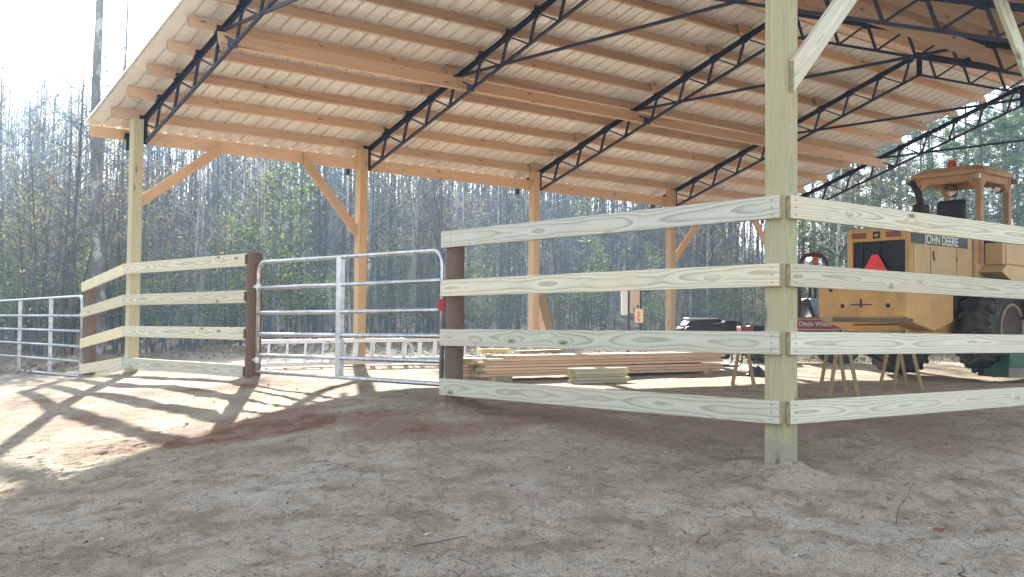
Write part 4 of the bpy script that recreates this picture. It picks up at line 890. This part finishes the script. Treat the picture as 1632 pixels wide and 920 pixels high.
def proto(kind, seed):
    R_ = random.Random(seed); t = FM(); c = FM()
    if kind == 'bare':
        H = R_.uniform(9.5, 13); r = R_.uniform(.06, .10); tp = trunk_pts(R_, H, .10); t.tube(tp, [r * (1 - .88 * i / 9) for i in range(10)], 7)
        for i in range(R_.randint(16, 22)):
            s = R_.uniform(.22, .98); k = min(8, int(s * 9)); a = np.array(tp[k]); b = np.array(tp[k + 1]); p = a + (b - a) * (s * 9 - k); an = R_.uniform(0, 6.28)
            limb(c, R_, p, (math.cos(an), math.sin(an), R_.uniform(.5, 1.5)), (1.1 - s * .75) * R_.uniform(1.4, 2.8), r * (1 - .8 * s) * .4, 2 if s > .4 else 1, .25, .07)
        return ('bare_tree', t.me('trunk', ['bark']), c.me('crown', ['bark', 'dryleaf']))
    if kind == 'pale':
        H = R_.uniform(6.5, 9); r = R_.uniform(.045, .06); tp = trunk_pts(R_, H, .07); t.tube(tp, [r * (1 - .85 * i / 9) for i in range(10)], 6)
        for i in range(R_.randint(9, 13)):
            s = R_.uniform(.35, .98); k = min(8, int(s * 9)); an = R_.uniform(0, 6.28); limb(c, R_, tp[k], (math.cos(an), math.sin(an), R_.uniform(.8, 1.8)), (1.1 - s * .7) * R_.uniform(1, 1.8), r * .35, 1, .3, .06)
        return ('pale_tree', t.me('trunk', ['barkpale']), c.me('crown', ['barkpale', 'dryleaf']))
    if kind == 'sapling':
        H = R_.uniform(3.5, 6); 
        for st_ in range(R_.randint(2, 3)):
            tp = trunk_pts(R_, H * R_.uniform(.7, 1), .12, 7); o_ = (R_.gauss(0, .15), R_.gauss(0, .15)); tp = [(x + o_[0] * (1 + z * .5), y + o_[1] * (1 + z * .5), z) for x, y, z in tp]
            t.tube(tp, [.028 * (1 - .8 * i / 7) for i in range(8)], 5)
            for i in range(11):
                k = R_.randint(1, 7); an = R_.uniform(0, 6.28); limb(c, R_, tp[k], (math.cos(an), math.sin(an), R_.uniform(.3, 1.2)), R_.uniform(.7, 1.5), .009, 2, .75, .075)
        return ('sapling', t.me('trunk', ['bark']), c.me('crown', ['bark', 'dryleaf']))
    if kind == 'green':
        H = R_.uniform(4.2, 5.5); tp = trunk_pts(R_, H, .08, 8); t.tube(tp, [.05 * (1 - .8 * i / 8) for i in range(9)], 6)
        for i in range(26):
            s = R_.uniform(.12, 1); k = min(7, int(s * 8)); an = R_.uniform(0, 6.28); L_ = (1.25 - s) * R_.uniform(.8, 1.7)
            limb(c, R_, tp[k], (math.cos(an), math.sin(an), R_.uniform(.1, .9)), L_, .012, 2, 3.2, .095)
        return ('evergreen_tree', t.me('trunk', ['bark']), c.me('crown', ['bark', 'greenleaf']))
    if kind == 'pine':
        H = R_.uniform(11, 14); r = R_.uniform(.09, .13); tp = trunk_pts(R_, H, .06); t.tube(tp, [r * (1 - .85 * i / 9) for i in range(10)], 7)
        for i in range(56):
            s = R_.uniform(.14, 1) ; k = min(8, int(s * 9)); a = np.array(tp[k]); b = np.array(tp[k + 1]); p = a + (b - a) * (s * 9 - k); an = R_.uniform(0, 6.28); L_ = (1.15 - s) * R_.uniform(1.0, 2.9) + .3
            q = np.array(p) + np.array([math.cos(an) * L_, math.sin(an) * L_, L_ * R_.uniform(.05, .5)]); c.tube([tuple(p), tuple((p + q) / 2 + np.array([0, 0, -.05])), tuple(q)], [.025, .016, .006], 3)
            for j in range(R_.randint(3, 7)):
                u = R_.uniform(.45, 1.05); cc = p + (q - p) * u + np.array([R_.gauss(0, .16), R_.gauss(0, .16), R_.gauss(0, .12)])
                for l in range(38): c.leaf(cc, R_.uniform(.15, .28), .011, R_)
        return ('pine_tree', t.me('trunk', ['barkpine']), c.me('crown', ['barkpine', 'needle']))
    if kind == 'bush':
        for i in range(9):
            an = R_.uniform(0, 6.28); t.tube([(0, 0, -.1), (math.cos(an) * .1, math.sin(an) * .1, .3)], [.015, .01], 4)
            limb(c, R_, (math.cos(an) * .1, math.sin(an) * .1, .2), (math.cos(an), math.sin(an), R_.uniform(.6, 2)), R_.uniform(.8, 1.8), .009, 2, 1.0 if seed % 2 else 1.5, .07)
        return ('brush_clump', t.me('stems', ['bark']), c.me('crown', ['bark', 'dryleaf' if seed % 2 else 'greenleaf']))
PR = {k: [proto(k, s + i * 10 + 1) for i in range(n)] for k, s, n in (('bare', 100, 6), ('pale', 200, 3), ('sapling', 300, 5), ('green', 400, 3), ('pine', 500, 3), ('bush', 601, 3))}
CATN = {'bare': 'tree', 'pale': 'tree', 'sapling': 'sapling', 'green': 'tree', 'pine': 'pine tree', 'bush': 'bush'}
GRP = {'bare': 'bare grey trees of the woods', 'pale': 'pale thin trees of the woods', 'sapling': 'saplings in the understorey', 'green': 'evergreen trees in the woods', 'pine': 'pines of the woods', 'bush': 'brush along the edge of the woods'}
LAB = {'bare': 'bare grey forest tree standing in the woods behind the barn', 'pale': 'thin pale-barked tree standing among the darker trunks of the woods', 'sapling': 'many-stemmed sapling with a few dry leaves in the woods',
       'green': 'small leafy green tree growing in the bare woods', 'pine': 'pine with dark needle tufts rising above the woods', 'bush': 'low tangled brush clump at the edge of the woods'}
def plant(kind, x, y, sc=1.0, rz=None, v=None, label=None, sz=None, tilt=0):
    P_ = PR[kind]; nm_, tm, cm = P_[v if v is not None else random.randrange(len(P_))]
    mw = Matrix.Translation((x, y, g(x, y))) @ Matrix.Rotation(rz if rz is not None else random.uniform(0, 6.28), 4, 'Z') @ Matrix.Rotation(tilt, 4, 'X') @ Matrix.Diagonal((sc, sc, sz or sc, 1))
    r = tag(link(nm_, None, None, mw), label or LAB[kind], CATN[kind], GRP[kind])
    for n2, md in (('trunk', tm), ('crown', cm)): o = link('stem' if (kind == 'bush' and n2 == 'trunk') else n2, md, r, mw)
    return r
def in_view(x, y, m=1.5): return abs(x) < .453 * y + m
random.seed(21)
def scatter(kind, n, y0, y1, s0, s1, power=1.3, xr=None):
    k = 0; tries = 0
    while k < n and tries < 5000:
        tries += 1; y = y0 + (y1 - y0) * random.random() ** power; x = random.uniform(-.5 * y - 2, .5 * y + 2) if xr is None else random.uniform(xr[0] * y, xr[1] * y)
        if not in_view(x, y) : continue
        edge = 29 + 3 * math.sin(x * .21 + 1)
        if x < -6: edge = min(edge, 24.5 + .25 * (x + 6))
        if x > 12: edge = 33
        if y < edge: continue
        if y < 27.5 and -7 < x < -4.6: continue
        if x > 8 and kind in ('bare', 'pale') and random.random() < .6: continue
        if x > 9 and y > 36 and random.random() < .75: continue
        plant(kind, x, y, random.uniform(s0, s1) * (.74 if (kind == 'bare' and y < 36 and x < 4) else 1)); k += 1
scatter('bare', 95, 24, 52, .72, 1.0)
scatter('pale', 40, 26, 42, .8, 1.1)
scatter('sapling', 105, 24, 44, .75, 1.1, 1.5)
scatter('green', 12, 27, 40, .6, .95)
scatter('bush', 60, 23, 36, .7, 1.15, 1.4)
for (x, y, s) in ((-5.75, 27.2, 1.05), (-6.3, 28, .8), (-5.2, 28.3, .9), (-9.6, 24.3, .42), (12.2, 33.2, .9), (10.3, 32.8, .8), (3.6, 29.5, .6), (-7.3, 30, .8), (-12.2, 28, .8), (-13, 30, .9), (-10.8, 27.5, .7), (-9.4, 28.5, .8), (-7.9, 27, .55), (-11.6, 31, .9), (-3.2, 31, .7), (-1.2, 30.5, .6), (5.8, 31, .7), (-8.6, 25.5, .6), (-11.5, 27, .75), (-10.6, 24.8, .45), (7.9, 31, .8), (2.1, 33, .9), (-.8, 34, .7)): plant('green', x, y, s, label={(-5.75, 27.2): 'bright leafy evergreen glowing behind the middle of the tube gate', (-9.6, 24.3): 'low green bush-like tree behind the left tube gate', (3.6, 29.5): 'small green tree just right of the third post'}.get((x, y)))
for (x, y, s) in ((11.6, 31.5, .62), (13.4, 32.5, .7), (15.0, 33, .74), (9.6, 31, .55), (12.6, 35, .78), (14.4, 36.5, .85), (16.3, 36, .8), (10.8, 36, .8), (13.2, 38, .9), (8.6, 33.5, .6), (16.0, 34, .66), (15.3, 38, .9), (17.6, 41, 1.0), (19.3, 43, 1.05), (13.6, 42, .9), (16.4, 45, 1.1), (18.6, 38, .9), (12.4, 46, .95), (20.5, 47, 1.15), (14.6, 47, 1.05), (-5.5, 45, .75), (6, 47, .8), (-15, 46, .7)): plant('pine', x, y, s)
# the tall tree close behind the left gate
fm = FM(); fc = FM(); R_ = random.Random(77); tp = [(-.02 * z + .05 * math.sin(z * .9), .0, z - .2) for z in np.linspace(0, 13.5, 19)]; fm.tube(tp, [.150 - .0085 * i * .85 + .008 * R_.random() for i in range(19)], 14)
for i in range(26):
    k = R_.randint(5, 17); an = R_.uniform(0, 6.28); limb(fc, R_, tp[k], (math.cos(an), math.sin(an), R_.uniform(-.2, .5)), R_.uniform(.25, .9) if k < 13 else R_.uniform(1, 2.2), .012, 1, .1, .06)
mw = T(-8.78, 24.0, g(-8.78, 24)); r = tag(link('tall_tree', None, None, mw), 'tall blotched grey trunk rising out of the picture behind the left gate', 'tree')
link('trunk', fm.me('trunk', ['barkbig']), r, mw); link('crown', fc.me('crown', ['barkbig', 'dryleaf']), r, mw)
fm = FM(); fc = FM(); R_ = random.Random(78); tp = [(.03 * math.sin(z * .8), .02 * math.cos(z), z - .2) for z in np.linspace(0, 12, 15)]; fm.tube(tp, [.062 - .0035 * i for i in range(15)], 8)
for i in range(24):
    k = R_.randint(6, 14); an = R_.uniform(0, 6.28); limb(fc, R_, tp[k], (math.cos(an), math.sin(an), R_.uniform(0, .8)), R_.uniform(.3, 1.1), .012, 1, .3, .06)
mw = T(-10.4, 30.0, g(-10.4, 30)); r = tag(link('thin_tall_tree', None, None, mw), 'very thin straight trunk reaching the sky just right of the tall blotched tree', 'tree')
link('trunk', fm.me('trunk', ['bark']), r, mw); link('crown', fc.me('crown', ['bark', 'dryleaf']), r, mw)
# woods too deep to count
fm = FM(); R_ = random.Random(31); V_ = []; F_ = []; MI = []
protos = []
for s in range(5):
    f = FM(); H = R_.uniform(9, 13); tp = trunk_pts(R_, H, .12); f.tube(tp, [.09 * (1 - .85 * i / 9) for i in range(10)], 4)
    for i in range(22):
        k = R_.randint(1, 9); an = R_.uniform(0, 6.28); limb(f, R_, tp[k], (math.cos(an), math.sin(an), R_.uniform(.4, 1.4)), R_.uniform(.9, 2.2), .022, 1, .8 if k < 5 else .15, .10)
    protos.append((np.array(f.v), f.f, f.m))
off = 0
for i in range(1250):
    y = 44 + 50 * R_.random(); x = R_.uniform(-.5 * y, .5 * y)
    if x > .20 * y and R_.random() < .72: continue
    v_, f_, m_ = protos[i % 5]; a = R_.uniform(0, 6.28); s = R_.uniform(.6, .95)
    rot = np.array([[math.cos(a), -math.sin(a), 0], [math.sin(a), math.cos(a), 0], [0, 0, 1]]); V_.append(v_ @ rot.T * s + np.array([x, y, g(x, y)])); F_ += [tuple(q + off for q in t_) for t_ in f_]; MI += m_; off += len(v_)
me = bpy.data.meshes.new('distant_woods'); me.from_pydata(np.concatenate(V_).tolist(), [], F_); me.materials.append(M['bark']); me.materials.append(M['dryleaf']); me.polygons.foreach_set('material_index', MI)
tag(link('distant_woods', me), 'deep bare woods fading out behind the nearer trees', 'woods', kind='stuff')
# pale winter air over the whole place, sky outside it
hz = MB().box((0, 47, 11), (120, 128, 30)); hm = bpy.data.materials.new('haze'); hm.use_nodes = True; n = hm.node_tree; n.nodes.clear()
ho = nd(n, 'ShaderNodeOutputMaterial'); pv = nd(n, 'ShaderNodeVolumePrincipled'); pv.inputs['Color'].default_value = (.46, .72, 1, 1); pv.inputs['Density'].default_value = .0029; pv.inputs['Anisotropy'].default_value = .3
n.links.new(pv.outputs[0], ho.inputs['Volume']); M['haze'] = hm; tag(obj('haze', hz, 'haze'), None, None, kind='stuff')
# leaf litter
n_ = 9000; ly = 19 + rng.rand(n_) ** 1.2 * 22; lx = rng.uniform(-.5, .5, n_) * ly; kp = (ly + .35 * lx * (lx < 0) > 22) | ((-lx * .8 + (ly - 16) * .65) > 8.4); lx, ly = lx[kp], ly[kp]
fm = FM(); R_ = random.Random(8); lz = gz_at(lx, ly)
for x, y, z in zip(lx, ly, lz): fm.leaf((x, y, z + .03), R_.uniform(.07, .14), .03, R_, 0)
me = fm.me('leaf_litter', ['dryleaf']); tag(link('leaf_litter', me), None, None, kind='stuff')
